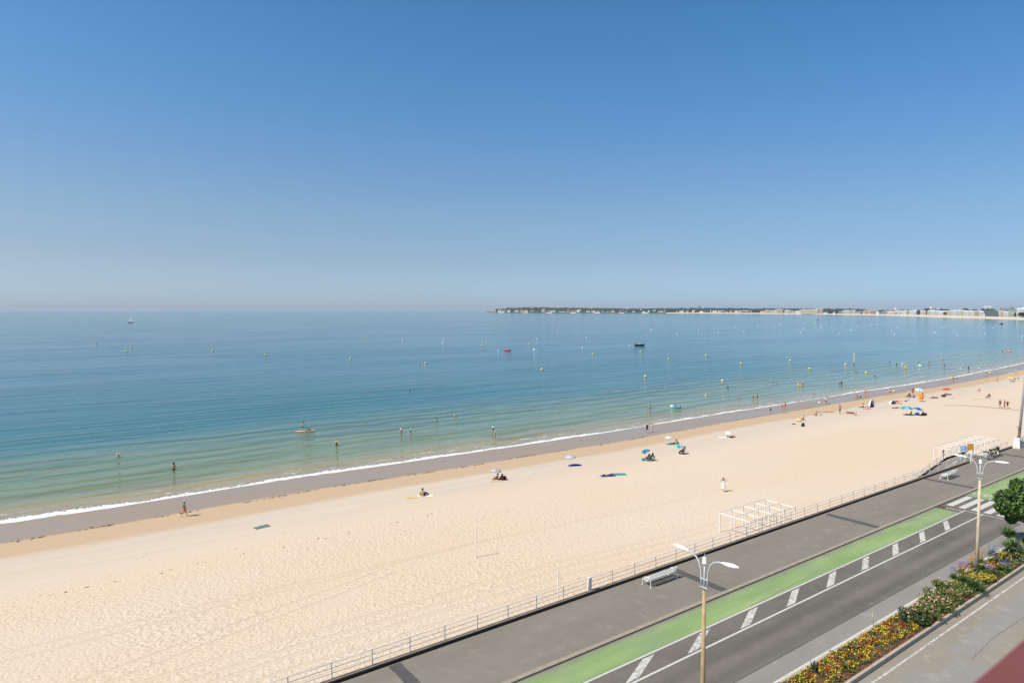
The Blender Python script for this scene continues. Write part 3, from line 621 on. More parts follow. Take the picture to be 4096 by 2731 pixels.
# yucca and tree
spiky('yucca', 62.6, 17.95, 240, 1.15, [SPL], 'pale spiky plant of sword leaves under the round tree', .04, .25, z0=.5)
spiky('yucca', 63.3, 18.35, 160, 1.0, [SPG], 'darker spiky plant close behind the pale one, in the shade of the tree', .035, .2, z0=1.2)
def tree(s, t, r, hc, trunk_h, n, label, seed=5, zb=.05):
    rg = random.Random(seed); x, y = xy(s, t); e = E('round_tree', (x, y, zb), 0, label, 'tree'); tm = M(C(132, 96, 72, .6), .9, .25, 8, bump=.02, name='bark')
    b = MB(); b.tube([(0, 0, 0), (.03, 0, trunk_h*.6), (0, .05, trunk_h+.3)], [.17, .13, .11], 10)
    for i in range(9):
        a = i*.7; b.tube([(0, 0, trunk_h*.9), (.5*r*math.cos(a), .5*r*math.sin(a), hc), (.8*r*math.cos(a), .8*r*math.sin(a), hc+rg.uniform(-.3, .7)*r)], [.07, .045, .015], 6)
    b.build('trunk', tm, e)
    b = MB(); cl = []
    for i in range(46):
        v = Vector((rg.gauss(0, 1), rg.gauss(0, 1), rg.gauss(0, 1))).normalized()*rg.choice([.5, .7, .85, .95, 1.05])*r; cl.append((Vector((v.x, v.y, hc+v.z*1.0)), rg.uniform(.16, .42)*r*.85))
    cl += [(Vector((rg.gauss(0, .25)*r, rg.gauss(0, .25)*r, hc+rg.gauss(0, .2)*r)), .5*r) for _ in range(5)]
    for i in range(n):
        c_, rr2 = rg.choice(cl); v = Vector((rg.gauss(0, 1), rg.gauss(0, 1), rg.gauss(0, 1))).normalized(); b.cur = 0 if rg.random() < .55 else 1
        b.leaf(c_+v*rr2*rg.uniform(.7, 1.05), rg.choice([.09, .13, .18, .24]), rg, .8, 1.4)
    b.build('crown', [leafmat('tree_leaf', (.03, .068, .012)), leafmat('tree_leaf_light', (.11, .20, .035))], e)
    return e
tree(65.7, 17.6, 2.2, 3.4, 1.9, 26000, 'dense round green tree in the median, cut by the right edge')
# the dark red balcony rail right below the lens
b = MB().box((2.2, .308, HC-.63), (7.0, .16, .06)); o = ST(b.build('balcony_rail', M(C(150, 84, 80, .62), .6, .05, 2, name='red_paint')), None); T(o, 'blurred dark red balcony rail crossing the bottom right corner', 'balcony rail')

# cracks in the carriageway and the near road
def crack(s0, t0, ds_, dt_, n, w_=.012):
    b = MB(); p = Vector((s0, t0, ZR+.016)); dr = Vector((ds_, dt_, 0)); e = Vector((-dt_, ds_, 0)).normalized()*w_
    for i in range(n):
        q = p+dr+Vector((random.uniform(-.06, .06), random.uniform(-.06, .06), 0)); b.quad(p-e, q-e, q+e, p+e); p = q
    ST(b.build('road_crack', bpy.data.materials['crack']))
crack(42, 13.62, .3, .0, 70, .008)
for s_, t_ in ():
    x, y = xy(s_, t_); z = ZR if t_ < 27 else 0.
    o = MB().lathe([(0, .012), (.3, .012), (.32, .012), (.32, .0)], 20).build('manhole_cover', M((.10, .09, .08), .6, .3, 30, name='cast_iron')); o.location = (x, y, z); T(o, 'small round dark manhole cover in the '+('road lane' if t_ < 27 else 'promenade asphalt near the kerb'), 'manhole cover')
# ============================================================ the far side of the bay
COAST = [(1944, 1249.6, 1248.6, 1246), (1975, 1250.6, 1246.5, 1236), (2048, 1251.8, 1248.2, 1229), (2150, 1252, 1248.6, 1227.5), (2300, 1252.3, 1249, 1229.5), (2560, 1253, 1249.6, 1232.5),
         (2800, 1254, 1250, 1229), (2900, 1254.5, 1250.4, 1231), (3072, 1255.5, 1251.5, 1232), (3300, 1258, 1254, 1233), (3420, 1260, 1255.3, 1233.5), (3500, 1261.2, 1256, 1238.5), (3584, 1263, 1257.2, 1238.5),
         (3700, 1267, 1259.6, 1238), (3850, 1272, 1263, 1238), (4000, 1276.5, 1266.5, 1238), (4096, 1279.5, 1269, 1237), (4300, 1290, 1276, 1232)]
def D0(px): return 22.5*2600/(interp(px, [(a[0], a[1]) for a in COAST])-1240.)
def YS(px): return interp(px, [(a[0], a[2]) for a in COAST])
def YT(px): return interp(px, [(a[0], a[3]) for a in COAST])
def D1(px): return D0(px)+60+.03*D0(px)
b = MB(); vs = []; fs = []; st_px = [1944+i*24 for i in range(99)]
for px in st_px:
    d0 = D0(px); d1 = D1(px); q = min(1, (px-1940)/60.)
    p = [far(px, 1250, d0-30), far(px, 1250, d0), far(px, YS(px), d1), far(px, YS(px)-.3, d1+60), far(px, YT(px)+5, d1+60+320*q), far(px, YT(px)+5, d1+120+700*q), far(px, 1240, d1+200+1800*q)]
    zs_ = [-4.5, -3.0, p[2][2], p[3][2], max(p[4][2]-9, 2), max(p[5][2]-9, 2), -4]
    vs += [(a[0], a[1], z) for a, z in zip(p, zs_)]
for i in range(len(st_px)-1):
    for j in range(6):
        a = i*7+j; fs.append((a, a+7, a+8, a+1)); b.mi
b.add(vs, fs); FS = M(C(240, 222, 196, .72), .9, .08, .01, name='far_sand'); FG = M((.05, .075, .035), .9, .3, .02, name='far_land')
b.mi = [0 if (i % 6) < 2 and ((i//6) > 30 or (i//6) % 4 == 2) else 1 for i in range(len(fs))]
o = b.build('far_shore', [FS, FG]); T(o, kind='structure')
FW = M((.82, .80, .77), .8, .03, .05, name='house_white'); FC_ = M(C(244, 232, 210, .85), .8, .05, .05, name='house_cream'); FP = M(C(232, 204, 190, .8), .8, .08, .05, name='house_pink'); FGr = M(C(190, 192, 196, .75), .8, .08, .05, name='house_grey'); FD = M((.07, .12, .10), .6, .2, .05, name='dark_facade'); FGN = M((.22, .36, .28), .4, .2, .05, name='green_glass')
ROOFS = {'s': M((.07, .075, .085), .8, .2, .1, name='slate_roof'), 'r': M((.22, .10, .07), .8, .2, .1, name='tile_roof'), 'w': M(C(235, 235, 235, .75), .7, .05, name='white_roof')}
WIN = M((.22, .24, .27), .4, .2, .1, name='window_glass')
HM = {'w': FW, 'c': FC_, 'p': FP, 'g': FGr, 'd': FD, 'n': FGN}
CN = {'w': 'white', 'c': 'cream', 'p': 'pinkish', 'g': 'grey', 'd': 'dark green', 'n': 'glassy green'}
ORD = ['', 'second ', 'third ', 'fourth ', 'fifth ', 'sixth ', 'seventh ', 'eighth ', 'ninth ', 'tenth ', 'eleventh ', 'twelfth ', 'thirteenth ', 'fourteenth ', 'fifteenth ', 'sixteenth ', 'seventeenth ', 'eighteenth ', 'nineteenth ', 'twentieth ']
# (px centre, width px, top y, style, colour, roof, row)  style: h gabled house, a flat block, t tower
HS = []
def row(x0, y0, k, items):
    for X, w_, yt, stl, c_, rf, rw in items: HS.append([x0+X*k, w_*k, y0+yt*k, stl, c_, rf, rw])
row(1950, 1200, .2126, [(100, 55, 160, 'h', 'c', 's', 0), (145, 32, 163, 'h', 'p', 's', 0), (228, 52, 166, 'h', 'w', 's', 0), (305, 60, 182, 'h', 'p', 'r', 0), (405, 55, 180, 'h', 'w', 's', 0), (545, 75, 178, 'h', 'c', 's', 0), (640, 60, 176, 'h', 'p', 's', 0), (725, 70, 180, 'h', 'p', 's', 0),
 (850, 60, 182, 'h', 'w', 's', 0), (1050, 62, 172, 'a', 'w', 's', 0), (1140, 65, 182, 'h', 'g', 's', 0), (1230, 85, 182, 'h', 'w', 'r', 0), (1400, 120, 205, 'h', 'c', 'w', 0), (1525, 60, 172, 'h', 'g', 's', 0), (1620, 70, 178, 'h', 'p', 'r', 0), (1720, 80, 168, 'h', 'w', 's', 0), (1890, 66, 190, 'h', 'c', 's', 0), (1990, 72, 192, 'h', 'w', 's', 0), (2080, 50, 200, 'h', 'p', 'r', 0), (2165, 50, 192, 'h', 'g', 's', 0), (2260, 45, 214, 'h', 'w', 's', 0)])
row(2400, 1200, .2126, [(235, 75, 186, 'h', 'p', 's', 0), (385, 55, 195, 'h', 'p', 'r', 0), (435, 28, 180, 't', 'p', 's', 0), (500, 60, 204, 'h', 'g', 's', 0), (620, 66, 200, 'h', 'w', 's', 0), (770, 40, 172, 'h', 'w', 's', 1), (820, 60, 205, 'h', 'w', 's', 0), (915, 34, 182, 'h', 'w', 's', 0), (1020, 50, 176, 'h', 'w', 's', 0), (1140, 90, 200, 'h', 'c', 'r', 0), (1220, 22, 190, 't', 'w', 's', 0), (1445, 30, 204, 'h', 'w', 's', 0), (1530, 80, 192, 'h', 'w', 's', 0), (1640, 50, 190, 'h', 'g', 's', 0), (1760, 50, 184, 'h', 'w', 's', 0), (1910, 70, 200, 'h', 'w', 's', 0), (2000, 56, 186, 'h', 'g', 's', 0), (2080, 26, 188, 't', 'w', 's', 0), (2160, 80, 186, 'h', 'w', 's', 0), (2285, 110, 200, 'a', 'w', 'w', 0)])
row(2850, 1200, .2126, [(275, 36, 204, 'h', 'w', 's', 0), (345, 60, 192, 'h', 'p', 's', 0), (440, 56, 186, 'h', 'w', 's', 0), (520, 66, 205, 'a', 'c', 'w', 0), (590, 50, 194, 'a', 'w', 'w', 0), (648, 44, 196, 'a', 'c', 's', 0), (710, 50, 198, 'a', 'p', 'r', 0), (940, 80, 196, 'h', 'p', 'r', 0), (1050, 110, 190, 'a', 'c', 'w', 0), (1150, 84, 196, 'a', 'c', 'w', 0), (1258, 130, 172, 'a', 'c', 'w', 0), (1418, 100, 190, 'a', 'w', 'w', 0), (1520, 76, 206, 'a', 'p', 's', 0), (1604, 76, 192, 'h', 'w', 'w', 0), (1700, 100, 186, 'a', 'c', 'w', 0), (1805, 104, 180, 'a', 'c', 'w', 0), (1930, 110, 172, 'a', 'c', 'w', 0), (2042, 72, 154, 't', 'p', 'w', 0), (2120, 56, 222, 'h', 'w', 's', 0)])
row(3300, 1200, .17, [(20, 60, 282, 'h', 'w', 's', 0), (210, 44, 272, 'h', 'w', 's', 0), (350, 66, 266, 'a', 'g', 's', 0), (428, 50, 244, 'a', 'c', 's', 0), (490, 52, 236, 'a', 'w', 's', 0), (548, 50, 232, 'a', 'w', 's', 0), (625, 60, 236, 'a', 'c', 's', 0), (688, 50, 235, 'a', 'w', 's', 0), (762, 60, 250, 'h', 'g', 's', 0), (868, 110, 242, 'h', 'p', 's', 0), (985, 96, 240, 'a', 'p', 'w', 0), (1130, 170, 240, 'a', 'p', 'w', 0), (1240, 50, 256, 'h', 'w', 's', 0), (1330, 80, 280, 'a', 'g', 'w', 0), (1428, 100, 246, 'a', 'g', 'w', 0), (1565, 170, 274, 'a', 'c', 'w', 0), (1530, 80, 224, 'h', 'p', 'r', 1), (1690, 100, 216, 'h', 'p', 'r', 1), (1738, 90, 256, 'a', 'w', 's', 0), (1845, 90, 250, 'a', 'w', 'w', 0), (1950, 110, 246, 'a', 'c', 'w', 0), (2080, 140, 246, 'a', 'w', 'w', 0), (2310, 110, 250, 'a', 'c', 'w', 0)])
row(3696, 1200, .17, [(130, 80, 240, 'a', 'w', 'w', 0), (250, 140, 244, 'a', 'w', 'w', 0), (400, 110, 252, 'a', 'w', 'w', 0), (530, 110, 250, 'a', 'c', 'w', 0), (650, 80, 236, 'a', 'c', 'w', 0), (775, 150, 232, 'a', 'w', 'w', 0), (900, 84, 236, 'a', 'c', 'w', 0), (980, 70, 244, 'a', 'w', 'w', 0), (1095, 130, 250, 'a', 'w', 'w', 0), (1245, 150, 248, 'a', 'c', 'w', 0), (1360, 90, 256, 'a', 'w', 'w', 0), (1425, 60, 312, 'h', 'w', 's', 0), (1580, 230, 252, 'a', 'd', 'w', 0), (1830, 120, 252, 'a', 'c', 'w', 0), (1950, 100, 266, 'a', 'w', 'w', 0), (2085, 150, 240, 'a', 'n', 's', 0), (2320, 220, 190, 'a', 'w', 'w', 0), (1495, 140, 142, 'a', 'w', 'w', 2), (1850, 110, 178, 'a', 'g', 'r', 2), (2065, 70, 148, 'a', 'g', 's', 2), (1975, 110, 184, 'a', 'g', 's', 2)])
LMK = [(1971, 'the headland tip'), (2316, 'the big white gable house'), (2492, 'the slim pinkish tower house'), (2616, 'the tall narrow wooded shore villa'), (2797, 'the woodland water tower'), (3117, 'the tallest cream block'), (3284, 'the pinkish tower block'), (3581, 'the church spire'), (3724, 'the white water tower'), (3965, 'the long dark green building'), (4090, 'the white right edge block')]
HS.sort()
cnt = {}
def lmk_label(px, desc):
    i = min(range(len(LMK)), key=lambda q: abs(LMK[q][0]-px)); d_ = px-LMK[i][0]
    if abs(d_) < 2.5 and ('self', i) not in cnt: cnt[('self', i)] = 1; return desc+', '+LMK[i][1].replace('the ', 'being the ', 1) if False else LMK[i][1].replace('the ', '', 1)+' on the far shore'
    return None, i, 'right' if d_ > 0 else 'left'
res = {}
for h in HS:
    i = min(range(len(LMK)), key=lambda q: abs(LMK[q][0]-h[0])); d_ = h[0]-LMK[i][0]; res.setdefault((i, d_ > 0, h[4], h[3] == 'h', h[6] > 0), []).append((abs(d_), h))
lab = {}
for (i, rt, c_, ish, bk), L_ in res.items():
    L_.sort(key=lambda q: q[0])
    for n_, (d_, h) in enumerate(L_):
        nm = 'gabled seaside house' if ish else ('slim tower house' if h[3] == 't' else 'flat roofed apartment block')
        if d_ < 3 and n_ == 0 and i not in (4, 7, 8): lab[id(h)] = LMK[i][1].replace('the ', '', 1)+' across the bay'; continue
        lab[id(h)] = ORD[n_]+CN[c_]+' '+nm+(' on the slope' if bk else '')+', '+('right' if rt else 'left')+' of '+LMK[i][1]
for h in HS:
    px, w_, yt, stl, c_, rf, rw = h; D = D1(px)+25+(70 if rw == 1 else 260 if rw == 2 else 0)+random.uniform(0, 12)
    yb = YS(px)-.2 if rw == 0 else YT(px)+(6 if rw == 1 else 3)
    x, y, zb = far(px, yb, D); zt = far(px, yt, D)[2]; W = w_*D/2600.; Hh = max(4, zt-zb); dep = min(18, max(8, W*.6)); az = -math.atan2(x, y)+random.uniform(-.25, .25)
    house = stl == 'h'; e = E('seaside_house' if house else 'apartment_block', (x, y, zb), az, lab[id(h)], 'house' if house else 'building', 'buildings along the far shore')
    wm = HM[c_]; rm = ROOFS[rf]; b = MB()
    if house:
        we = Hh*.62; n_g = 1 if W < 11 else 2 if W < 17 else 3
        b.box((0, 0, we/2-1.5), (W, dep, we+3))
        for g_ in range(n_g):
            gx = -W/2+W*(g_+.5)/n_g; gw = W/n_g*.48; gh = Hh if g_ == n_g-1 or n_g == 1 else Hh*random.uniform(.78, .95)
            b.add([(gx-gw, -dep/2-.05, we), (gx+gw, -dep/2-.05, we), (gx, -dep/2-.05, gh-.4)], [(0, 1, 2)])
        b.build('wall', wm, e); r_2 = MB()
        for g_ in range(n_g):
            gx = -W/2+W*(g_+.5)/n_g; gw = W/n_g*.52; gh = Hh if g_ == n_g-1 or n_g == 1 else Hh*.87
            r_2.add([(gx-gw, -dep/2-.4, we-.2), (gx, -dep/2-.4, gh), (gx, dep/2+.4, gh), (gx-gw, dep/2+.4, we-.2), (gx+gw, -dep/2-.4, we-.2), (gx+gw, dep/2+.4, we-.2)], [(0, 1, 2, 3), (1, 4, 5, 2)])
        r_2.build('roof', rm, e); c2_ = MB().box((W*.2, 0, Hh*.98), (.9, .9, 2.2)).build('chimney', wm, e)
        wb = MB()
        for fz in range(1 if we < 5 else 2):
            for q in range(max(2, int(W/3.2))): wb.box((-W/2+1.3+q*(W-2.6)/max(1, int(W/3.2)-1), -dep/2-.05, 1.8+fz*2.8), (1.1, .3, 1.4))
        wb.build('window', WIN, e)
    else:
        b.box((0, 0, Hh/2-1.5), (W, dep, Hh+3))
        if W > 20: b.box((W*random.uniform(-.25, .25), 1, Hh+1), (W*.25, dep*.5, 2.0))
        b.build('wall', wm, e); MB().box((0, 0, Hh+.15), (W+.5, dep+.5, .35)).build('roof', rm, e)
        nf = max(1, int(Hh/3.1)); wb = MB(); bal = MB()
        for fz in range(nf):
            z = 1.7+fz*(Hh-1.2)/nf; nb = max(2, int(W/4.2))
            for q in range(nb): wb.box((-W/2+W*(q+.5)/nb, -dep/2-.06, z), (W/nb*.45, .3, 1.2))
            bal.box((0, -dep/2-.6, z-1.15), (W*.96, 1.3, .25)); bal.box((0, -dep/2-1.2, z-.75), (W*.96, .1, .7))
        wb.build('window', WIN, e)
        if c_ != 'd': bal.build('balcony', wm if c_ != 'n' else FW, e)
# tall landmarks
def ptower(px, yb, yt, dd, label, name, cat, fn):
    D = D1(px)+dd; x, y, zb = far(px, yb, D); zt = far(px, yt, D)[2]; e = E(name, (x, y, zb-6), -math.atan2(x, y), label, cat); fn(e, zt-zb+6)
def wt(e, h): MB().lathe([(2.4, 0), (2, h*.72), (5.5, h*.8), (6, h*.84)], 12).build('shaft', FW, e); MB().lathe([(6, h*.84), (6.2, h*.95), (3, h), (0, h+.5)], 12).build('tank', FW, e)
ptower(2797, 1236, 1222, 350, 'mushroom shaped water tower above the woods of the far shore', 'water_tower', 'tower', lambda e, h: (MB().lathe([(2.2, 0), (1.8, h*.7), (8, h*.82)], 12).build('shaft', FGr, e), MB().lathe([(8, h*.82), (8.5, h), (0, h+1)], 12).build('tank', FGr, e)))
ptower(3724, 1241, 1227.5, 300, 'white water tower above the right hand apartment blocks', 'water_tower', 'tower', lambda e, h: (MB().lathe([(2.4, 0), (2.2, h*.6)], 12).build('shaft', FW, e), MB().lathe([(2.4, h*.6), (4.4, h*.66), (4.6, h), (0, h+.6)], 12).build('tank', FW, e)))
ptower(3581, 1241, 1224.5, 260, 'pale church spire rising over the roofs across the bay', 'church_spire', 'church', lambda e, h: (MB().box((0, 0, h*.2), (7, 7, h*.4)).build('tower', FC_, e), MB().lathe([(4.4, h*.4), (1.6, h*.7), (.1, h)], 8).build('spire', FC_, e), MB().box((8, 0, h*.12), (14, 9, h*.26)).build('nave', FC_, e)))
ptower(3751, 1239, 1223.5, 500, 'thin pale mast between dark conifers across the bay', 'radio_mast', 'mast', lambda e, h: (MB().tube([(0, 0, 0), (0, 0, h)], [1.2, .5], 6).build('mast_tube', FW, e), MB().box((0, 0, h*.8), (3, .6, .6)).build('crossbar', FW, e)))
# woods that read as one mass, and a few trees one can tell apart
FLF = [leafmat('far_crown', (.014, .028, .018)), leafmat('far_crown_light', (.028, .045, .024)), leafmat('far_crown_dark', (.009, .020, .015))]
b = MB(); rg = random.Random(11)
def crown_blob(b, c, r, sz, rg, n=8): b.ball(c, r, n, (1, 1, sz), .22, rg)
for i in range(2100):
    px = rg.uniform(1984, 4180) if i % 3 else rg.uniform(1984, 3450)
    D = D1(px); q = rg.random()
    if px > 3500 and q < .5: continue
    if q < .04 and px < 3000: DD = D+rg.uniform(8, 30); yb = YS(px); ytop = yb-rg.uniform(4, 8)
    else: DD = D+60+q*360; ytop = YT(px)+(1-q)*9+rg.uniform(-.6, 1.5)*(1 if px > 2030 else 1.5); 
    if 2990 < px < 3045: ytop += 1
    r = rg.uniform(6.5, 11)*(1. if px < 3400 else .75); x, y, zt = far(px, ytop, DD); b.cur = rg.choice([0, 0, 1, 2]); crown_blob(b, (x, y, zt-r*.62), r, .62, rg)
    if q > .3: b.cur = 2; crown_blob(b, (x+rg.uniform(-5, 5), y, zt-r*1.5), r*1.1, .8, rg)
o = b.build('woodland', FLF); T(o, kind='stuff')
rt = 0
for px, yb, yt, wpx, dd, con, c_, lb in [(3682, 1259, 1239.5, 15, 12, True, 1, 'broad brownish pine in front of the white blocks left of the white water tower'), (3734, 1243, 1233, 7, 200, True, 2, 'dark pointed conifer just right of the white water tower'), (3743, 1243, 1232.5, 8, 200, True, 2, 'dark pointed conifer left of the thin mast'), (3766, 1243, 1231, 9, 200, True, 2, 'tallest dark conifer right of the thin mast'), (3709, 1243, 1233.5, 24, 180, False, 2, 'wide dark crown above the roofs left of the white water tower'), (3783, 1243, 1236, 24, 200, False, 0, 'wide low dark crown right of the tallest conifer'), (3861, 1244, 1233.5, 26, 180, False, 2, 'domed dark tree behind the roofs in the middle of the apartment row'), (3896, 1244, 1236.5, 18, 200, False, 0, 'small dark tree right of the domed one behind the apartment row'), (3930, 1244, 1234, 9, 200, False, 2, 'narrow dark tree left of the white block on the hill'), (3955, 1246, 1234, 46, 60, False, 2, 'wide dark tree group in front of the white block on the hill'), (3779, 1260, 1247, 14, 10, False, 1, 'round tree on the beach front before the cream blocks'), (3607, 1258, 1247, 10, 10, False, 1, 'small palm like tree on the beach front below the church spire side'), (4060, 1266, 1243, 9, 30, True, 2, 'dark cypress at the right side of the glassy green building'), (4085, 1268, 1249, 22, 10, False, 2, 'dark bushy tree in front of the large white block at the right edge'), (1987, 1245, 1234, 9, 30, False, 2, 'dark tree between the first and second houses of the headland'), (3446, 1256, 1243, 9, 12, True, 1, 'brown pine before the long pinkish block')]:
    D = D1(px)+dd; x, y, zb = far(px, yb, D); zt = far(px, yt, D)[2]; r = wpx*D/5200.; h = zt-zb; e = E('far_tree', (x, y, zb), 0, lb, 'tree', 'single trees on the far shore')
    MB().tube([(0, 0, -4), (0, 0, h*.6)], .6, 6).build('trunk', M((.08, .06, .04), name='far_bark'), e); b = MB(); b.cur = 0
    if con:
        for q in range(7): crown_blob(b, (rg.uniform(-.1, .1)*r, 0, h*(.2+.75*q/7)), r*(1.05-q/7.5), .8, rg)
    else:
        for q in range(12): crown_blob(b, (rg.uniform(-.75, .75)*r, rg.uniform(-.5, .5)*r, h*rg.uniform(.45, .8)), min(r*.45, h*.3), .9, rg)
    b.build('crown', FLF[c_], e)
# pier and rocks
x, y, z = far(3238, 1255.8, D0(3238)-10); o = MB().box((x, y, -1.8), (75, 8, 3)).build('pier', M((.06, .06, .06), .9, name='pier_stone')); T(o, 'long dark low pier at the waterline left of the pinkish tower block', 'pier')
b = MB()
for i in range(60):
    px = rg.uniform(1946, 2150) if i < 45 else rg.uniform(2400, 2480); x, y, z = far(px, 1251, D0(px)-12); b.ball((x, y, -3), rg.uniform(4, 9), 8, (1, 1, .35), .25, rg)
o = b.build('shore_rocks', M((.12, .10, .09), .9, .3, .1, name='rock')); T(o, kind='stuff')
# ============================================================ on the water
def buoy(px, py, r, m, label, group):
    x, y, z = sea(px, py+3); e = E('marker_buoy', (x, y, -3.0), 0, label, 'buoy', group)
    MB().ball((0, 0, r*.55), r, 14).build('float', m, e, True); MB().tube([(0, 0, r*1.45), (0, 0, r*1.8)], r*.12, 6).build('lifting_eye', GREY, e)
Y_ = M(C(250, 214, 150, .9), .4, .08, 3, name='yellow_float'); YG = M(C(220, 225, 90, .85), .4, .08, 3, name='lime_float'); W_ = M(C(250, 250, 250, .85), .4, .04, name='white_float')
BU = [('y', 384.5, 1372), ('y', 504, 1404), ('y', 525, 1388), ('y', 852, 1401), ('l', 1062, 1417), ('y', 1402, 1432), ('y', 1458, 1347), ('w', 1611, 1357), ('w', 1770, 1370), ('w', 1775, 1354), ('y', 1929, 1380), ('y', 1947, 1365.5), ('w', 1993, 1402), ('y', 1702, 1451),
 ('y', 2231, 1324.5), ('w', 2147, 1354), ('y', 2115, 1375.5), ('w', 2135, 1397), ('w', 2139.5, 1397), ('w', 2345.5, 1346.5), ('w', 2330, 1389), ('l', 2371, 1414), ('y', 2519.6, 1379.5), ('y', 2167.6, 1476),
 ('w', 2604.6, 1315), ('y', 2588, 1337.5), ('w', 2708, 1332), ('y', 2562, 1404), ('w', 2794, 1318), ('w', 2873.6, 1326), ('w', 2939, 1304.5), ('w', 3031, 1300), ('w', 2974.5, 1322), ('y', 2824, 1418.5), ('l', 2675, 1434), ('l', 2964, 1453), ('y', 2581, 1504), ('y', 2890, 1522),
 ('w', 3097, 1309), ('w', 3122, 1297), ('w', 3203, 1326), ('w', 3214, 1311), ('w', 3220.6, 1291), ('w', 3262, 1290.6), ('w', 3283, 1300), ('w', 3284.5, 1309), ('w', 3304, 1290.6), ('y', 3326, 1306), ('y', 3363, 1303), ('w', 3355.5, 1330), ('w', 3371, 1272), ('w', 3365.5, 1277), ('w', 3375, 1283.5), ('w', 3403.5, 1317), ('w', 3430, 1302.5), ('w', 3483, 1298), ('w', 3510, 1295.5), ('w', 3541, 1294), ('w', 3561.5, 1277), ('w', 3578, 1334), ('w', 3566, 1321), ('y', 3160, 1441), ('l', 3237.6, 1473.6), ('y', 3382, 1456), ('l', 3464, 1490), ('w', 3466, 1269), ('w', 3472, 1270)]
BU += [('w', 3584+a*.2232, 1150+c*.2232) for a, c in [(22, 578), (57, 592), (95, 600), (170, 608), (22, 697), (830, 708), (882, 685), (692, 787), (1095, 850), (1320, 635), (1568, 718), (1788, 664), (1740, 708), (1590, 812), (2258, 868)]]
BL = [(522, 'the small sailing boat'), (1221, 'the paddle board'), (2029, 'the red dinghy'), (2557, 'the black motorboat'), (3238, 'the leftmost green sail'), (3392, 'the rightmost green sail'), (3416, 'the tall yellow channel post'), (4006, 'the dark far rowing boat')]
bn = {'y': 'yellow orange ball buoy', 'l': 'lime yellow ball buoy', 'w': 'small white mooring buoy'}
res = {}
for q in BU:
    i = min(range(len(BL)), key=lambda a: abs(BL[a][0]-q[1])); res.setdefault((i, q[1] > BL[i][0], q[0]), []).append((abs(q[1]-BL[i][0]), q))
for (i, rt_, c_), L_ in res.items():
    L_.sort()
    for n_, (d_, q) in enumerate(L_):
        rr2 = (.38 if c_ == 'w' else .38)*(1+min(1.6, 130/(q[2]-1240.))*.25)
        buoy(q[1], q[2], rr2, {'y': Y_, 'l': YG, 'w': W_}[c_], ORD[n_]+bn[c_]+', counted to the '+('right' if rt_ else 'left')+' from '+BL[i][1], {'y': 'yellow ball buoys', 'l': 'lime ball buoys', 'w': 'white mooring buoys'}[c_])
x, y, z = sea(3416, 1463); e = E('channel_post', (x, y, -3), 0, 'tall yellow post with ringed top and black foot standing in the shallows', 'post')
MB().tube([(0, 0, -1), (0, 0, 1.4)], .12, 8).build('foot', DARK, e); MB().tube([(0, 0, 1.4), (0, 0, 4.4)], .2, 8).build('post', M(C(240, 215, 130, .8), name='post_yellow'), e); MB().ball((0, 0, 4.6), .36, 10).build('topmark', M(C(235, 220, 180, .8), name='topmark'), e)
def hull(b, L_, W, H_, z0=0, n=8, bow=.5):
    vs = []; fs = []
    for i in range(n+1):
        f = i/n; x = -L_/2+L_*f; w_ = W/2*(1 if f < bow else math.cos((f-bow)/(1-bow)*math.pi/2)**.7 if f < 1 else .03); hh = H_*(1+.35*max(0, f-.5)*2)
        vs += [(x, -w_, z0+hh), (x, -w_*.7, z0-.1), (x, w_*.7, z0-.1), (x, w_, z0+hh)]
    for i in range(n):
        for j in range(3): a = i*4+j; fs.append((a, a+4, a+5, a+1))
        a = i*4; fs.append((a+3, a+7, a+4, a))
    fs.append((0, 1, 2, 3)); return b.add(vs, fs)
x, y, z = sea(522.5, 1290.5); e = E('sailing_boat', (x, y, -3), .15, 'small sailing boat with dark hull and grey white sails near the horizon', 'sailing boat')
hull(MB(), 8.5, 2.6, 1.2).build('hull', M((.10, .13, .18), name='navy_hull'), e); MB().tube([(.5, 0, 1), (.5, 0, 12)], .1, 6).build('mast', GREY, e)
SAILM = M(C(245, 246, 248, .9), .7, .05, name='sail_cloth')
MB().add([(.3, 0, 2), (-3.6, 0, 2), (.4, 0, 11.4), (.3, .06, 2), (-3.6, .06, 2), (.4, .06, 11.4)], [(0, 1, 2), (5, 4, 3)]).build('main_sail', SAILM, e); MB().add([(.8, 0, 1.6), (4.0, 0, 1.5), (.7, 0, 10), (.8, .06, 1.6), (4, .06, 1.5), (.7, .06, 10)], [(0, 1, 2), (5, 4, 3)]).build('jib', SAILM, e)
for px, cm, sl, lb in [(3238, (.16, .62, .3), .5, 'bright green sailed catamaran, leftmost of the three'), (3270.6, (.02, .16, .12), .05, 'catamaran with dark green sail, middle of the three'), (3392, (.16, .62, .36), .5, 'bright green sailed catamaran, rightmost of the three')]:
    x, y, z = sea(px, 1285); e = E('catamaran', (x, y, -3), .1, lb, 'catamaran', 'green sailed catamarans')
    for sy in (-1, 1): 
        h_ = hull(MB(), 5.6, .7, .55).build('hull', WHITE, e); h_.location = (0, sy*1.1, 0)
    MB().box((0, 0, .6), (2.4, 2.4, .1)).build('deck', WHITE, e); MB().tube([(.6, 0, .6), (1.2, 0, 7.4)], .07, 6).build('mast', GREY, e); sm_ = M(cm, .7, .05, name='green_sail')
    MB().add([(.55, 0, 1), (-1.4-sl, .3, 1), (-.2, .25, 5.2), (1.15, 0, 7.3), (.55, .06, 1), (-1.4-sl, .36, 1), (-.2, .31, 5.2), (1.15, .06, 7.3)], [(0, 1, 2, 3), (7, 6, 5, 4)]).build('sail', sm_, e)
x, y, z = sea(2557, 1382); e = E('motorboat', (x, y, -3), math.pi+.05, 'black rigid motorboat lying at anchor beyond the buoys', 'motorboat')
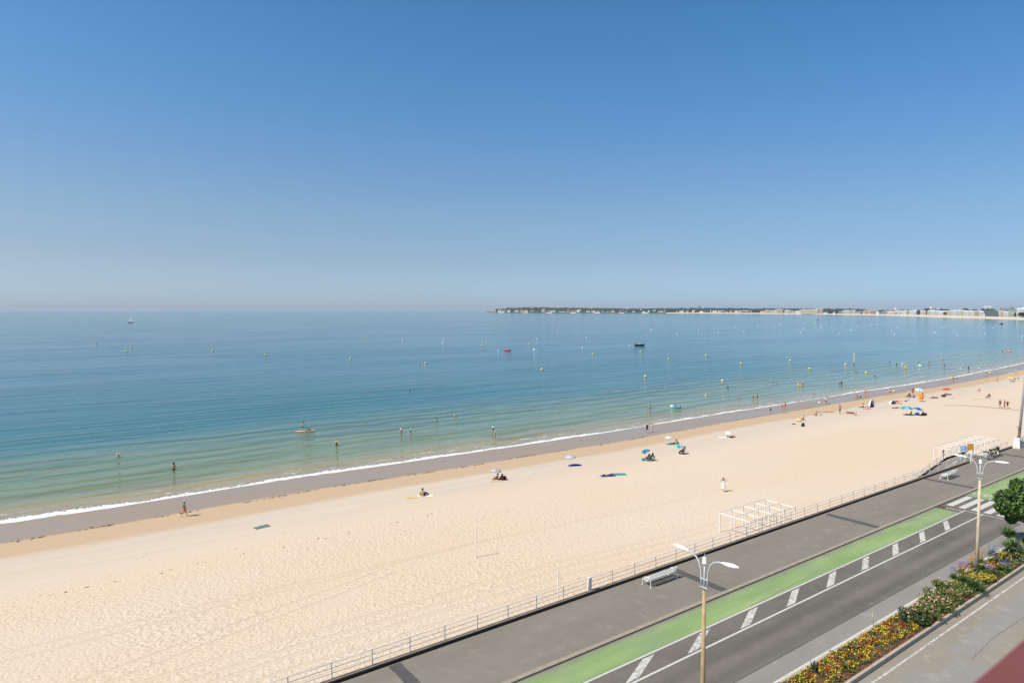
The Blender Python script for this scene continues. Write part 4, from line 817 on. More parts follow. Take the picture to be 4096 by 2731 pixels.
BK = M((.012, .012, .02), .5, name='black_hull'); hull(MB(), 6.0, 1.9, .55).build('hull', BK, e)
for sy in (-1, 1): MB().tube([(-3.1, sy*.9, .6), (1.2, sy*.92, .62), (2.6, sy*.45, .8), (3.1, 0, .95)], .22, 8).build('side_tube', BK, e, True)
MB().box((.3, 0, .95), (.7, .6, .7)).build('console', WHITE, e); MB().box((-3.3, 0, .75), (.5, .4, .9)).build('outboard', BK, e)
x, y, z = sea(2029, 1402.5); e = E('red_dinghy', (x, y, -3), 0.05, 'small red inflatable dinghy with dark outboard left of the black motorboat', 'dinghy')
RD = M(C(225, 40, 80, .8), .5, .05, name='red_tube')
for sy in (-1, 1): MB().tube([(-1.7, sy*.6, .28), (1.0, sy*.62, .28), (1.7, sy*.2, .36)], .24, 8).build('side_tube', RD, e, True)
MB().box((-.1, 0, .12), (3.0, 1.0, .1)).build('floor', RD, e); MB().box((1.9, 0, .5), (.35, .3, .7)).build('outboard', BK, e)
for px, py, L_, lb, sail in [(1677, 1257, 16, 'tiny white motorboat near the horizon, left of the headland', 0), (1174, 1251, 12, 'tiny white boat on the horizon, left of the distant white sail', 0), (1329, 1249, 9, 'distant white sail on the horizon', 26), (373, 1251, 9, 'faint pale sail on the horizon left of the small sailing boat', 22), (2100, 1253.5, 16, 'white motorboat close to the headland, left one of the pair', 0), (2128, 1253.5, 15, 'white motorboat close to the headland, right one of the pair', 0), (3171, 1260, 10, 'low white boat off the cream blocks left of the pier', 0), (1954, 1251.5, 14, 'white boat just off the tip of the headland', 0), (1217, 1248, 14, 'tiny dark boat on the horizon between the white boat and the white sail', -1)]:
    x, y, z = far(px, py, 22.5*2600/(py-1240.)); e = E('distant_boat', (x, y, -3), .1, lb, 'boat'); hull(MB(), L_, 4, 1.6).build('hull', BK if sail < 0 else WHITE, e); MB().box((-1, 0, 2.4), (L_*.35, 2.6, 1.8)).build('cabin', BK if sail < 0 else WHITE, e)
    if sail > 0: MB().add([(.3, 0, 2), (-5, 0, 2), (.4, 0, sail), (.3, .1, 2), (-5, .1, 2), (.4, .1, sail)], [(0, 1, 2), (5, 4, 3)]).build('sail', SAILM, e)
x, y, z = sea(4006, 1296.5); e = E('rowing_boat', (x, y, -3), .4, 'dark small boat off the far beach at the right', 'boat'); hull(MB(), 7.5, 2.2, 1.0).build('hull', BK, e); MB().box((.5, 0, 1.5), (1.6, 1.2, 1.2)).build('cabin', BK, e)
x, y, z = far(2311, 1254, 4150); e = E('navigation_mark', (x, y, -3), 0, 'green navigation mark before the headland houses', 'navigation mark'); MB().tube([(0, 0, 0), (0, 0, 8)], [2.0, 1.2], 8).build('tower', M((.02, .15, .1), name='mark_green'), e); MB().lathe([(1.4, 8), (0, 10)], 8).build('topmark', M((.02, .15, .1), name='mark_green'), e)
# ============================================================ people
RAD = dict(pel=(.145, .11), sp=(.125, .095), ch=(.15, .105), nk=(.055, .055), hb=(.075, .085), ht=(.088, .1), cr=(.055, .06), sh=.055, el=.042, wr=.03, ha=.036, hp=.095, kn=.06, an=.042, to=.035)
def pose_joints(kind):
    J = {}
    def up(base, lean=0., turn=0.):         # trunk from pelvis point
        x, y, z = base; J['pel'] = Vector(base); s_, c_ = math.sin(lean), math.cos(lean)
        def q(h, dx=0, dy=0): return Vector((x+dx, y+h*s_+dy*c_, z+h*c_-dy*s_))
        J['sp'] = q(.17); J['ch'] = q(.36); J['nk'] = q(.52); J['hb'] = q(.585, 0, .015); J['ht'] = q(.66, 0, .02); J['cr'] = q(.745, 0, .01)
        for sd, sg in (('l', -1), ('r', 1)): J['sh'+sd] = q(.45, sg*.18); J['hp'+sd] = Vector((x+sg*.09, y, z-.03))
        return q
    def limb(n, sd, *pts):
        for k, p in zip(n, pts): J[k+sd] = Vector(p)
    L_ = ('kn', 'an', 'to'); Am = ('el', 'wr', 'ha')
    if kind == 'stand':
        up((0, 0, .96))
        for sd, g in (('l', -1), ('r', 1)): limb(L_, sd, (g*.1, .015, .51), (g*.1, -.01, .07), (g*.12, .15, .03)); limb(Am, sd, (g*.25, -.02, 1.15), (g*.27, .07, .91), (g*.265, .1, .82))
    elif kind == 'hips':
        up((0, 0, .96))
        for sd, g in (('l', -1), ('r', 1)): limb(L_, sd, (g*.11, .015, .51), (g*.13, -.01, .07), (g*.15, .15, .03)); limb(Am, sd, (g*.38, -.06, 1.2), (g*.2, .06, 1.04), (g*.14, .08, 1.02))
    elif kind == 'walk':
        up((0, 0, .94), .06); limb(L_, 'l', (-.1, .2, .52), (-.1, .26, .09), (-.1, .42, .06)); limb(L_, 'r', (.1, -.02, .5), (.1, -.34, .16), (.1, -.26, .04))
        limb(Am, 'l', (-.24, -.1, 1.16), (-.26, -.14, .92), (-.26, -.12, .83)); limb(Am, 'r', (.24, .06, 1.16), (.25, .24, .97), (.25, .31, .92))
    elif kind == 'wade':
        up((0, 0, .96))
        for sd, g in (('l', -1), ('r', 1)): limb(L_, sd, (g*.1, .015, .51), (g*.1, -.01, .07), (g*.12, .15, .03)); limb(Am, sd, (g*.36, .02, 1.2), (g*.5, .12, 1.14), (g*.56, .17, 1.14))
    elif kind == 'paddle':
        up((0, 0, .94), .14)
        for sd, g in (('l', -1), ('r', 1)): limb(L_, sd, (g*.13, .06, .51), (g*.14, -.01, .07), (g*.16, .15, .03))
        limb(Am, 'l', (-.2, .26, 1.28), (-.02, .45, 1.38), (.02, .5, 1.4)); limb(Am, 'r', (.24, .22, 1.12), (.1, .42, 1.02), (.06, .46, 1.0))
    elif kind == 'phone':
        up((0, 0, .95), .03); limb(L_, 'l', (-.1, .12, .5), (-.1, .16, .07), (-.1, .32, .03)); limb(L_, 'r', (.1, -.05, .5), (.12, -.24, .1), (.12, -.1, .03))
        for sd, g in (('l', -1), ('r', 1)): limb(Am, sd, (g*.36, .08, 1.4), (g*.18, .2, 1.62), (g*.1, .2, 1.66))
    elif kind == 'sit':
        up((0, 0, .12), -.1)
        for sd, g in (('l', -1), ('r', 1)): limb(L_, sd, (g*.13, .38, .36), (g*.12, .68, .07), (g*.12, .82, .08)); limb(Am, sd, (g*.27, .12, .42), (g*.17, .36, .4), (g*.1, .4, .4))
    elif kind == 'sitlean':
        up((0, 0, .12), -.5)
        for sd, g in (('l', -1), ('r', 1)): limb(L_, sd, (g*.12, .42, .14), (g*.13, .85, .07), (g*.15, .9, .2)); limb(Am, sd, (g*.28, -.42, .3), (g*.3, -.48, .06), (g*.3, -.42, .03))
    elif kind == 'chair':
        up((0, 0, .42), -.35)
        for sd, g in (('l', -1), ('r', 1)): limb(L_, sd, (g*.13, .42, .44), (g*.13, .62, .07), (g*.14, .78, .04)); limb(Am, sd, (g*.3, -.05, .66), (g*.27, .2, .62), (g*.25, .28, .62))
    elif kind == 'lie':
        x = 0; J['pel'] = Vector((0, 0, .13))
        for k, d_ in (('sp', .17), ('ch', .36), ('nk', .52), ('hb', .585), ('ht', .66), ('cr', .745)): J[k] = Vector((0, -d_, .13+(.02 if k != 'sp' else 0)))
        for sd, g in (('l', -1), ('r', 1)): J['sh'+sd] = Vector((g*.18, -.45, .12)); J['hp'+sd] = Vector((g*.09, .03, .11)); limb(L_, sd, (g*.12, .44, .16 if g < 0 else .4), (g*.14, .88 if g < 0 else .62, .06), (g*.17, .98 if g < 0 else .76, .08)); limb(Am, sd, (g*.34, -.3, .07), (g*.36, -.05, .05), (g*.36, .04, .04))
    elif kind == 'crouch':
        up((0, -.1, .32), .55)
        for sd, g in (('l', -1), ('r', 1)): limb(L_, sd, (g*.16, .26, .48), (g*.14, .05, .08), (g*.15, .2, .03)); limb(Am, sd, (g*.24, .32, .45), (g*.2, .5, .25), (g*.18, .56, .15))
    return J
CH = [('pel', 'sp'), ('sp', 'ch'), ('ch', 'nk'), ('nk', 'hb'), ('hb', 'ht'), ('ht', 'cr')]+[x for s_ in 'lr' for x in (('ch', 'sh'+s_), ('sh'+s_, 'el'+s_), ('el'+s_, 'wr'+s_), ('wr'+s_, 'ha'+s_), ('pel', 'hp'+s_), ('hp'+s_, 'kn'+s_), ('kn'+s_, 'an'+s_), ('an'+s_, 'to'+s_))]
def rad(k):
    v = RAD.get(k) or RAD[k[:2]]; return v if isinstance(v, tuple) else (v, v)
def skin_mesh(name, J, edges, root, grow=0., scale={}):
    ks = []
    for e_ in edges:
        for k in e_:
            if k not in ks: ks.append(k)
    ks.remove(root); ks.insert(0, root); me = bpy.data.meshes.new(name); me.from_pydata([J[k] for k in ks], [(ks.index(a), ks.index(c)) for a, c in edges], [])
    ob = bpy.data.objects.new(name, me); col.objects.link(ob); ob.modifiers.new('s', 'SKIN'); sv = me.skin_vertices[0].data
    for i, k in enumerate(ks): r = rad(k) if k[0] != '_' else (scale[k], scale[k]); m_ = scale.get(k, 1) if k[0] != '_' else 1; sv[i].radius = ((r[0]+grow)*m_, (r[1]+grow)*m_); sv[i].use_root = (i == 0)
    ob.modifiers.new('u', 'SUBSURF').levels = 1
    bpy.context.view_layer.update(); dg = bpy.context.evaluated_depsgraph_get(); out = bpy.data.meshes.new_from_object(ob.evaluated_get(dg)); out.name = name
    out.polygons.foreach_set('use_smooth', [True]*len(out.polygons)); bpy.data.objects.remove(ob); out.materials.clear(); out.materials.append(None); return out
_pm = {}
def part_mesh(kind, part):
    key = (kind, part)
    if key in _pm: return _pm[key]
    J = pose_joints(kind); mid = lambda a, c, f: J[a].lerp(J[c], f); E_ = []
    if part == 'body': me = skin_mesh('body', J, CH, 'pel')
    elif part in ('shirt', 'long_shirt'):
        for s_ in 'lr': J['_a'+s_] = mid('sh'+s_, 'el'+s_, .75)
        J['_b'] = J['pel']+(J['pel']-J['sp'])*(.25 if part == 'shirt' else .8); J['_n'] = mid('ch', 'nk', .55)
        me = skin_mesh(part, J, [('ch', 'sp'), ('sp', 'pel'), ('pel', '_b'), ('ch', '_n'), ('ch', 'shl'), ('ch', 'shr'), ('shl', '_al'), ('shr', '_ar')], 'ch', .022, {'_al': .075, '_ar': .075, '_b': .16, '_n': .07})
    elif part == 'swimsuit': J['_n'] = mid('ch', 'nk', .25); me = skin_mesh(part, J, [('pel', 'sp'), ('sp', 'ch'), ('ch', '_n')], 'pel', .016, {'_n': .13})
    elif part == 'bikini_top': J['_n'] = mid('sp', 'ch', .7); J['_m'] = mid('ch', 'nk', .1); me = skin_mesh(part, J, [('_n', '_m')], '_n', .0, {'_n': .165, '_m': .165})
    elif part == 'briefs': J['_n'] = mid('pel', 'sp', .35); J['_m'] = mid('pel', 'sp', -.5); me = skin_mesh(part, J, [('pel', '_n'), ('pel', '_m')], 'pel', .016, {'_n': .14, '_m': .13})
    elif part in ('shorts', 'trousers'):
        f = .72 if part == 'shorts' else 1
        for s_ in 'lr': J['_k'+s_] = mid('hp'+s_, 'kn'+s_, f)
        ed = [('pel', '_w'), ('pel', 'hpl'), ('pel', 'hpr'), ('hpl', '_kl'), ('hpr', '_kr')]; sc_ = {'_w': .145, '_kl': .095, '_kr': .095}
        if part == 'trousers':
            for s_ in 'lr': J['_a'+s_] = mid('kn'+s_, 'an'+s_, .85); ed.append(('_k'+s_, '_a'+s_)); sc_['_a'+s_] = .07
            sc_['_kl'] = sc_['_kr'] = .085
        J['_w'] = mid('pel', 'sp', .4); me = skin_mesh(part, J, ed, 'pel', .018, sc_)
    elif part == 'hair': J['_h'] = J['ht']+(J['ht']-J['nk'])*.12; J['_b'] = J['hb'].lerp(J['nk'], -.1)+Vector((0, -.045, 0)); me = skin_mesh(part, J, [('_h', 'cr'), ('_h', '_b')], '_h', .015, {'_h': .1, '_b': .07, 'cr': 1.0})
    elif part in ('cap', 'sun_hat'):
        c_ = J['cr']; b = MB(); R_ = .17 if part == 'cap' else .27; b.lathe([(R_, -.045), (.115, -.035), (.11, .03), (.07, .065), (.0, .075)], 14); b.v = [tuple(Vector(v)+c_) for v in b.v]
        o = b.build(part, WHITE); me = o.data; bpy.data.objects.remove(o); me.materials.clear(); me.materials.append(None)
    elif part == 'dress':
        b = MB(); p = J['pel']; b.lathe([(.11, .5), (.155, .42), (.15, .3), (.125, .18), (.17, .02), (.22, -.2), (.29, -.48), (.28, -.48)], 16); b.v = [(v[0]+p.x, v[1]*.8+p.y, v[2]+p.z) for v in b.v]
        o = b.build(part, WHITE); me = o.data; bpy.data.objects.remove(o); me.materials.clear(); me.materials.append(None)
    _pm[key] = me; return me
SK = {'a': C(232, 184, 154, .74), 'b': C(214, 150, 116, .7), 'c': C(165, 110, 82, .66), 'd': C(236, 196, 172, .75)}
CL = dict(tangerine=C(255, 128, 40, .95), apricot=C(255, 165, 80, .95), white=C(248, 246, 242, .85), black=(.015, .014, .018), blue=C(40, 80, 190, .7), navy=C(30, 45, 90, .7), red=C(215, 50, 50, .75), pink=C(240, 130, 150, .8), teal=C(30, 170, 160, .7), green=C(30, 60, 45, .7), orange=C(250, 90, 30, .85), grey=C(110, 112, 118, .7), greyteal=C(110, 140, 142, .7), straw=C(235, 205, 130, .8), brown=(.03, .018, .012), blond=C(220, 180, 120, .7), maroon=C(90, 30, 50, .7), yellow=C(250, 200, 70, .85), beige=C(225, 200, 165, .75), purple=C(90, 60, 150, .7), tan=C(200, 165, 110, .7), lightblue=C(130, 190, 220, .8), hairgrey=C(130, 125, 120, .7))
def cloth(c_): return M(CL[c_], .85, .1, 6, name='cloth_'+c_)
def person(loc, pose, label, sk='b', h=1.72, face=0, sub=0., group=None, **parts):
    k = h/1.75; e = E('person', (loc[0], loc[1], loc[2]-sub), R(face), label, 'person', group); e.scale = (k, k, k)
    def add(nm, mesh, m):
        o = bpy.data.objects.new(nm, mesh); col.objects.link(o); o.parent = e; o.material_slots[0].link = 'OBJECT'; o.material_slots[0].material = m
    add('body', part_mesh(pose, 'body'), M(SK[sk], .6, .06, 4, name='skin_'+sk))
    for p, c_ in parts.items(): add(p, part_mesh(pose, p), cloth(c_))
    return e
# bathers: (px, py of the waterline, pose, metres under water, height, facing, skin, clothes, label)
W3 = 'bathers in the shallow sea'
for px, py, ps, sub, h, fc, sk, cl, lb in [
 (472, 1829, 'stand', 1.02, 1.7, 20, 'a', dict(sun_hat='beige'), 'bather in a beige hat up to the waist, farthest left'),
 (695.5, 1880, 'stand', .72, 1.78, 10, 'b', dict(hair='brown', shorts='black'), 'bare backed bather in dark trunks, nearest to the left end of the foam'),
 (1346, 1783, 'stand', .8, 1.62, 60, 'c', dict(sun_hat='yellow', swimsuit='tan'), 'tanned bather with a yellow hat standing below the paddle board'),
 (1604, 1733, 'stand', .72, 1.65, 30, 'd', dict(sun_hat='white', swimsuit='pink'), 'bather in pink swimsuit and pale hat, left of the blue shirted one'),
 (1643, 1734, 'stand', .72, 1.68, 90, 'b', dict(cap='white', long_shirt='blue'), 'bather in a loose deep blue shirt and white cap'),
 (1742, 1681, 'wade', 1.08, 1.6, 100, 'a', dict(hair='brown'), 'left bather of the close pair up to the chest'),
 (1748, 1682, 'stand', 1.02, 1.72, 80, 'a', dict(hair='brown', swimsuit='black'), 'right bather of the close pair up to the chest'),
 (1820, 1666, 'wade', 1.1, 1.65, 0, 'a', dict(sun_hat='beige'), 'bather with a pale hat and spread arms right of the close pair'),
 (1972, 1726, 'stand', .72, 1.7, 60, 'd', dict(sun_hat='white', shirt='teal'), 'bather in teal top and white hat, behind the straw hatted one'),
 (1980, 1752, 'stand', .42, 1.7, 70, 'a', dict(sun_hat='straw', swimsuit='pink'), 'bather in straw hat and patterned pink suit, knee deep'),
 (2588, 1638, 'wade', .6, 1.15, 0, 'a', dict(hair='brown'), 'child with arms spread beside the woman in black bikini'),
 (2601.5, 1638, 'hips', .55, 1.68, 0, 'a', dict(hair='brown', bikini_top='black', briefs='black'), 'woman in black bikini standing in the sea beside a child'),
 (2719, 1632, 'wade', .75, 1.3, 60, 'a', dict(hair='brown'), 'child wading at the right of the turquoise inflatable'),
 (2823, 1583, 'stand', .95, 1.6, 0, 'd', dict(cap='pink', shirt='white'), 'bather in white top and pink cap up to the hips'),
 (2911, 1549, 'stand', 1.25, 1.7, 0, 'c', dict(hair='brown', shirt='navy'), 'dark haired swimmer in navy right above the pink capped bather'),
 (2957, 1596, 'stand', .5, 1.7, 60, 'a', dict(sun_hat='pink', swimsuit='maroon'), 'bather with pink hat turned sideways, left of two bikini women'),
 (3012, 1596, 'hips', .45, 1.66, 10, 'a', dict(hair='blond', bikini_top='beige', briefs='green'), 'blond woman in light bikini, left one of the standing two'),
 (3029, 1597, 'hips', .4, 1.7, -10, 'b', dict(hair='brown', bikini_top='pink', briefs='black'), 'dark haired woman in bikini, right one of the standing two'),
 (3311.5, 1498, 'stand', 1.38, 1.7, 0, 'd', dict(cap='white'), 'swimmer in white cap left of the tall yellow post, shoulders in the water'),
 (3091, 1534, 'stand', 1.36, 1.7, 0, 'b', dict(hair='hairgrey'), 'grey haired swimmer with only the head out, left one of two'),
 (3108, 1535, 'wade', 1.38, 1.65, 0, 'a', dict(hair='brown'), 'swimmer with only head and arms out, right one of two'),
 (3163, 1519, 'stand', 1.3, 1.65, 0, 'a', dict(sun_hat='white'), 'swimmer under a white hat above the two swimming heads'),
 (3210, 1541, 'hips', .62, 1.72, 40, 'a', dict(cap='white', swimsuit='brown'), 'adult in white cap carrying a child beside the yellow ring'),
 (3213, 1543, 'wade', .55, 1.1, 60, 'a', dict(hair='brown', briefs='black'), 'small child held by the adult beside the yellow ring'),
 (3256, 1585, 'stand', .25, 1.7, 60, 'a', dict(hair='blond', shorts='blue'), 'blond boy in bright blue trunks ankle deep near the foam'),
 (3357, 1535.5, 'stand', .8, 1.4, 0, 'a', dict(hair='brown', shirt='teal'), 'child in turquoise top standing close to a maroon clad adult'),
 (3366, 1536, 'stand', .85, 1.72, 0, 'c', dict(hair='brown', shirt='maroon'), 'adult in maroon top beside the child in turquoise'),
 (3500, 1506, 'stand', .75, 1.6, 0, 'c', dict(cap='white', swimsuit='brown'), 'bather in a white cap right of the yellow and white buoy'),
 (3427, 1489, 'crouch', .55, 1.6, 60, 'c', dict(hair='brown', shirt='black'), 'dark clad swimmer splashing at the foot of the tall yellow post'),
 (3443, 1488, 'stand', 1.35, 1.65, 0, 'd', dict(cap='white', shirt='black'), 'swimmer with white cap and dark suit right of the splashing one'),
 (3559, 1448, 'stand', 1.2, 1.65, 0, 'c', dict(hair='brown', shirt='black'), 'small dark swimmer, farthest left of those beyond the post'),
 (3587, 1458, 'stand', 1.0, 1.65, 0, 'c', dict(hair='brown', shirt='navy'), 'dark swimmer left of the tiny white float'),
 (3674, 1449, 'stand', 1.15, 1.6, 0, 'c', dict(hair='brown'), 'dark haired swimmer just behind the white inflatable'),
 (3716, 1453, 'stand', .8, 1.65, 0, 'a', dict(hair='brown', swimsuit='black'), 'bather in black suit right of the white inflatable'),
 (3772, 1437, 'stand', .5, 1.7, 0, 'a', dict(hair='blond', shorts='beige'), 'pale bather standing far out above the blue shirted one'),
 (3777.5, 1468, 'stand', .6, 1.72, 0, 'a', dict(hair='brown', shirt='blue'), 'bather in dark blue shirt at the right of the white inflatable'),
 (3842, 1476, 'stand', .9, 1.6, 0, 'd', dict(cap='white', shirt='white'), 'bather all in white, left of the dark clad one near shore'),
 (3874, 1479, 'stand', .4, 1.72, 0, 'c', dict(hair='brown', shirt='black'), 'tall bather in black top near the foam line at right'),
 (3916, 1479, 'stand', .45, 1.6, 0, 'a', dict(cap='white', shirt='white'), 'bather in white top right of the tall black clad one'),
 (3915.6, 1437, 'stand', .5, 1.7, 0, 'a', dict(hair='blond', shorts='yellow'), 'pale yellow clad bather far out near the right edge'),
 (4009, 1405, 'stand', 1.1, 1.7, 0, 'c', dict(hair='brown'), 'dark head left of the far group with a pink float'),
 (4020, 1406, 'wade', .9, 1.7, 0, 'a', dict(hair='brown'), 'left bather of the far group with a pink float'),
 (4028, 1406, 'wade', .9, 1.6, 0, 'a', dict(hair='blond', swimsuit='white'), 'right bather of the far group with a pink float'),
 (1640, 1563, 'stand', 1.38, 1.7, 0, 'c', dict(hair='brown'), 'lone swimmer far out, straight above the pink and blue clad bathers'),
 (1679, 1460, 'stand', 1.36, 1.7, 0, 'c', dict(hair='brown', shirt='black'), 'lone swimmer beside an orange ball buoy, far from everyone')]:
    person(sea(px, py), ps, lb, sk, h, fc, sub, W3, **cl)
# inflatables
def ringfloat(px, py, r, m, label, name='swim_ring', lift=.1, tilt=0., z=None):
    p = z or sea(px, py); o = MB().tube([(r*math.cos(a*math.pi/9), r*math.sin(a*math.pi/9), 0) for a in range(19)], r*.38, 8, False).build(name, m, smooth=True); o.location = (p[0], p[1], p[2]+lift); o.rotation_euler = (tilt, 0, .5); T(o, label, 'float')
YR = M(C(250, 205, 70, .85), .4, .1, name='ring_yellow')
ringfloat(3197, 1544, .42, YR, 'upright yellow swim ring beside the adult with a child', lift=.4, tilt=1.3); ringfloat(3624, 1474, .5, YR, 'large upright pale yellow ring float in the sea, right of the post', lift=.5, tilt=1.3)
ringfloat(3680, 1463, .6, W_, 'white inflatable with a dark haired rider', lift=.2); person(tuple(sea(3682, 1463)), 'crouch', 'dark haired person riding the white inflatable', 'c', 1.5, 0, .25, W3, hair='black', shirt='black')
ringfloat(3610, 1456, .35, W_, 'tiny white float right of two dark swimmers', lift=.15)
ringfloat(4035, 1406, .8, M(C(240, 150, 170, .8), name='ring_pink'), 'pink float beside the far group of bathers', lift=.2)
x, y, z = sea(2703, 1631); e = E('inflatable_boat', (x, y, -3), .1, 'turquoise and white inflatable with a child in it', 'inflatable'); TQ = M(C(40, 190, 200, .8), .4, .08, name='turquoise')
MB().tube([(1.1*math.cos(a*math.pi/9), .55*math.sin(a*math.pi/9), .15) for a in range(19)], .2, 8, False).build('tube', TQ, e, True); MB().ball((-.9, 0, .4), .42, 10, (1, 1, .8)).build('head_rest', W_, e, True)
person((x, y, -2.9), 'sit', 'child sitting in the turquoise inflatable', 'b', 1.2, 90, 0, W3, hair='brown', shirt='navy')
# paddle board with three
x, y, z = sea(1221, 1727); e = E('paddle_board', (x, y, -3), .12, 'orange edged paddle board carrying a standing man and two children', 'paddle board')
b = MB(); n_ = 14; vs = []; fs = []
for i in range(n_+1):
    f = i/n_; bx = -1.75+3.5*f; w_ = .42*math.sin(math.pi*min(1, max(.02, f*.94+.03)))**.45; zz = .02+.22*max(0, f-.72)*2.2
    vs += [(bx, -w_, zz), (bx, -w_, zz+.15), (bx, w_, zz+.15), (bx, w_, zz)]
for i in range(n_):
    for j in range(4): fs.append((i*4+j, i*4+(j+1) % 4, i*4+4+(j+1) % 4, i*4+4+j))
fs += [(0, 1, 2, 3), (n_*4+3, n_*4+2, n_*4+1, n_*4)]; b.add(vs, fs); b.mi = [1 if (q % 4) == 1 and q < n_*4 else 0 for q in range(len(fs))]
b.build('board', [M(C(226, 130, 98, .8), name='board_orange'), M(C(245, 205, 170, .8), name='board_deck')], e)
px_, py_, pz_ = x, y, -2.83; ca, sa = math.cos(.12), math.sin(.12)
def onb(d_, dz=0): return (px_+d_*ca, py_+d_*sa, pz_+dz)
person(onb(-.5), 'paddle', 'man in navy shorts standing on the paddle board', 'a', 1.78, -80, 0, 'riders of the paddle board', hair='brown', shorts='navy')
person(onb(.32), 'sit', 'bare chested child sitting on the paddle board behind the man', 'a', 1.25, -80, .03, 'riders of the paddle board', hair='brown', shorts='black')
person(onb(.75), 'sit', 'child in dark blue sitting foremost on the paddle board', 'b', 1.15, -80, .03, 'riders of the paddle board', hair='brown', shirt='navy')
p0 = onb(-.05, 1.1); o = MB().tube([(p0[0]-.1, p0[1], p0[2]+.25), (p0[0]+.25, p0[1]-.25, p0[2]-1.1)], .016, 6).box((p0[0]+.27, p0[1]-.27, p0[2]-1.2), (.18, .03, .35)).build('paddle', DARK); T(o, 'dark paddle held by the man on the board', 'paddle')
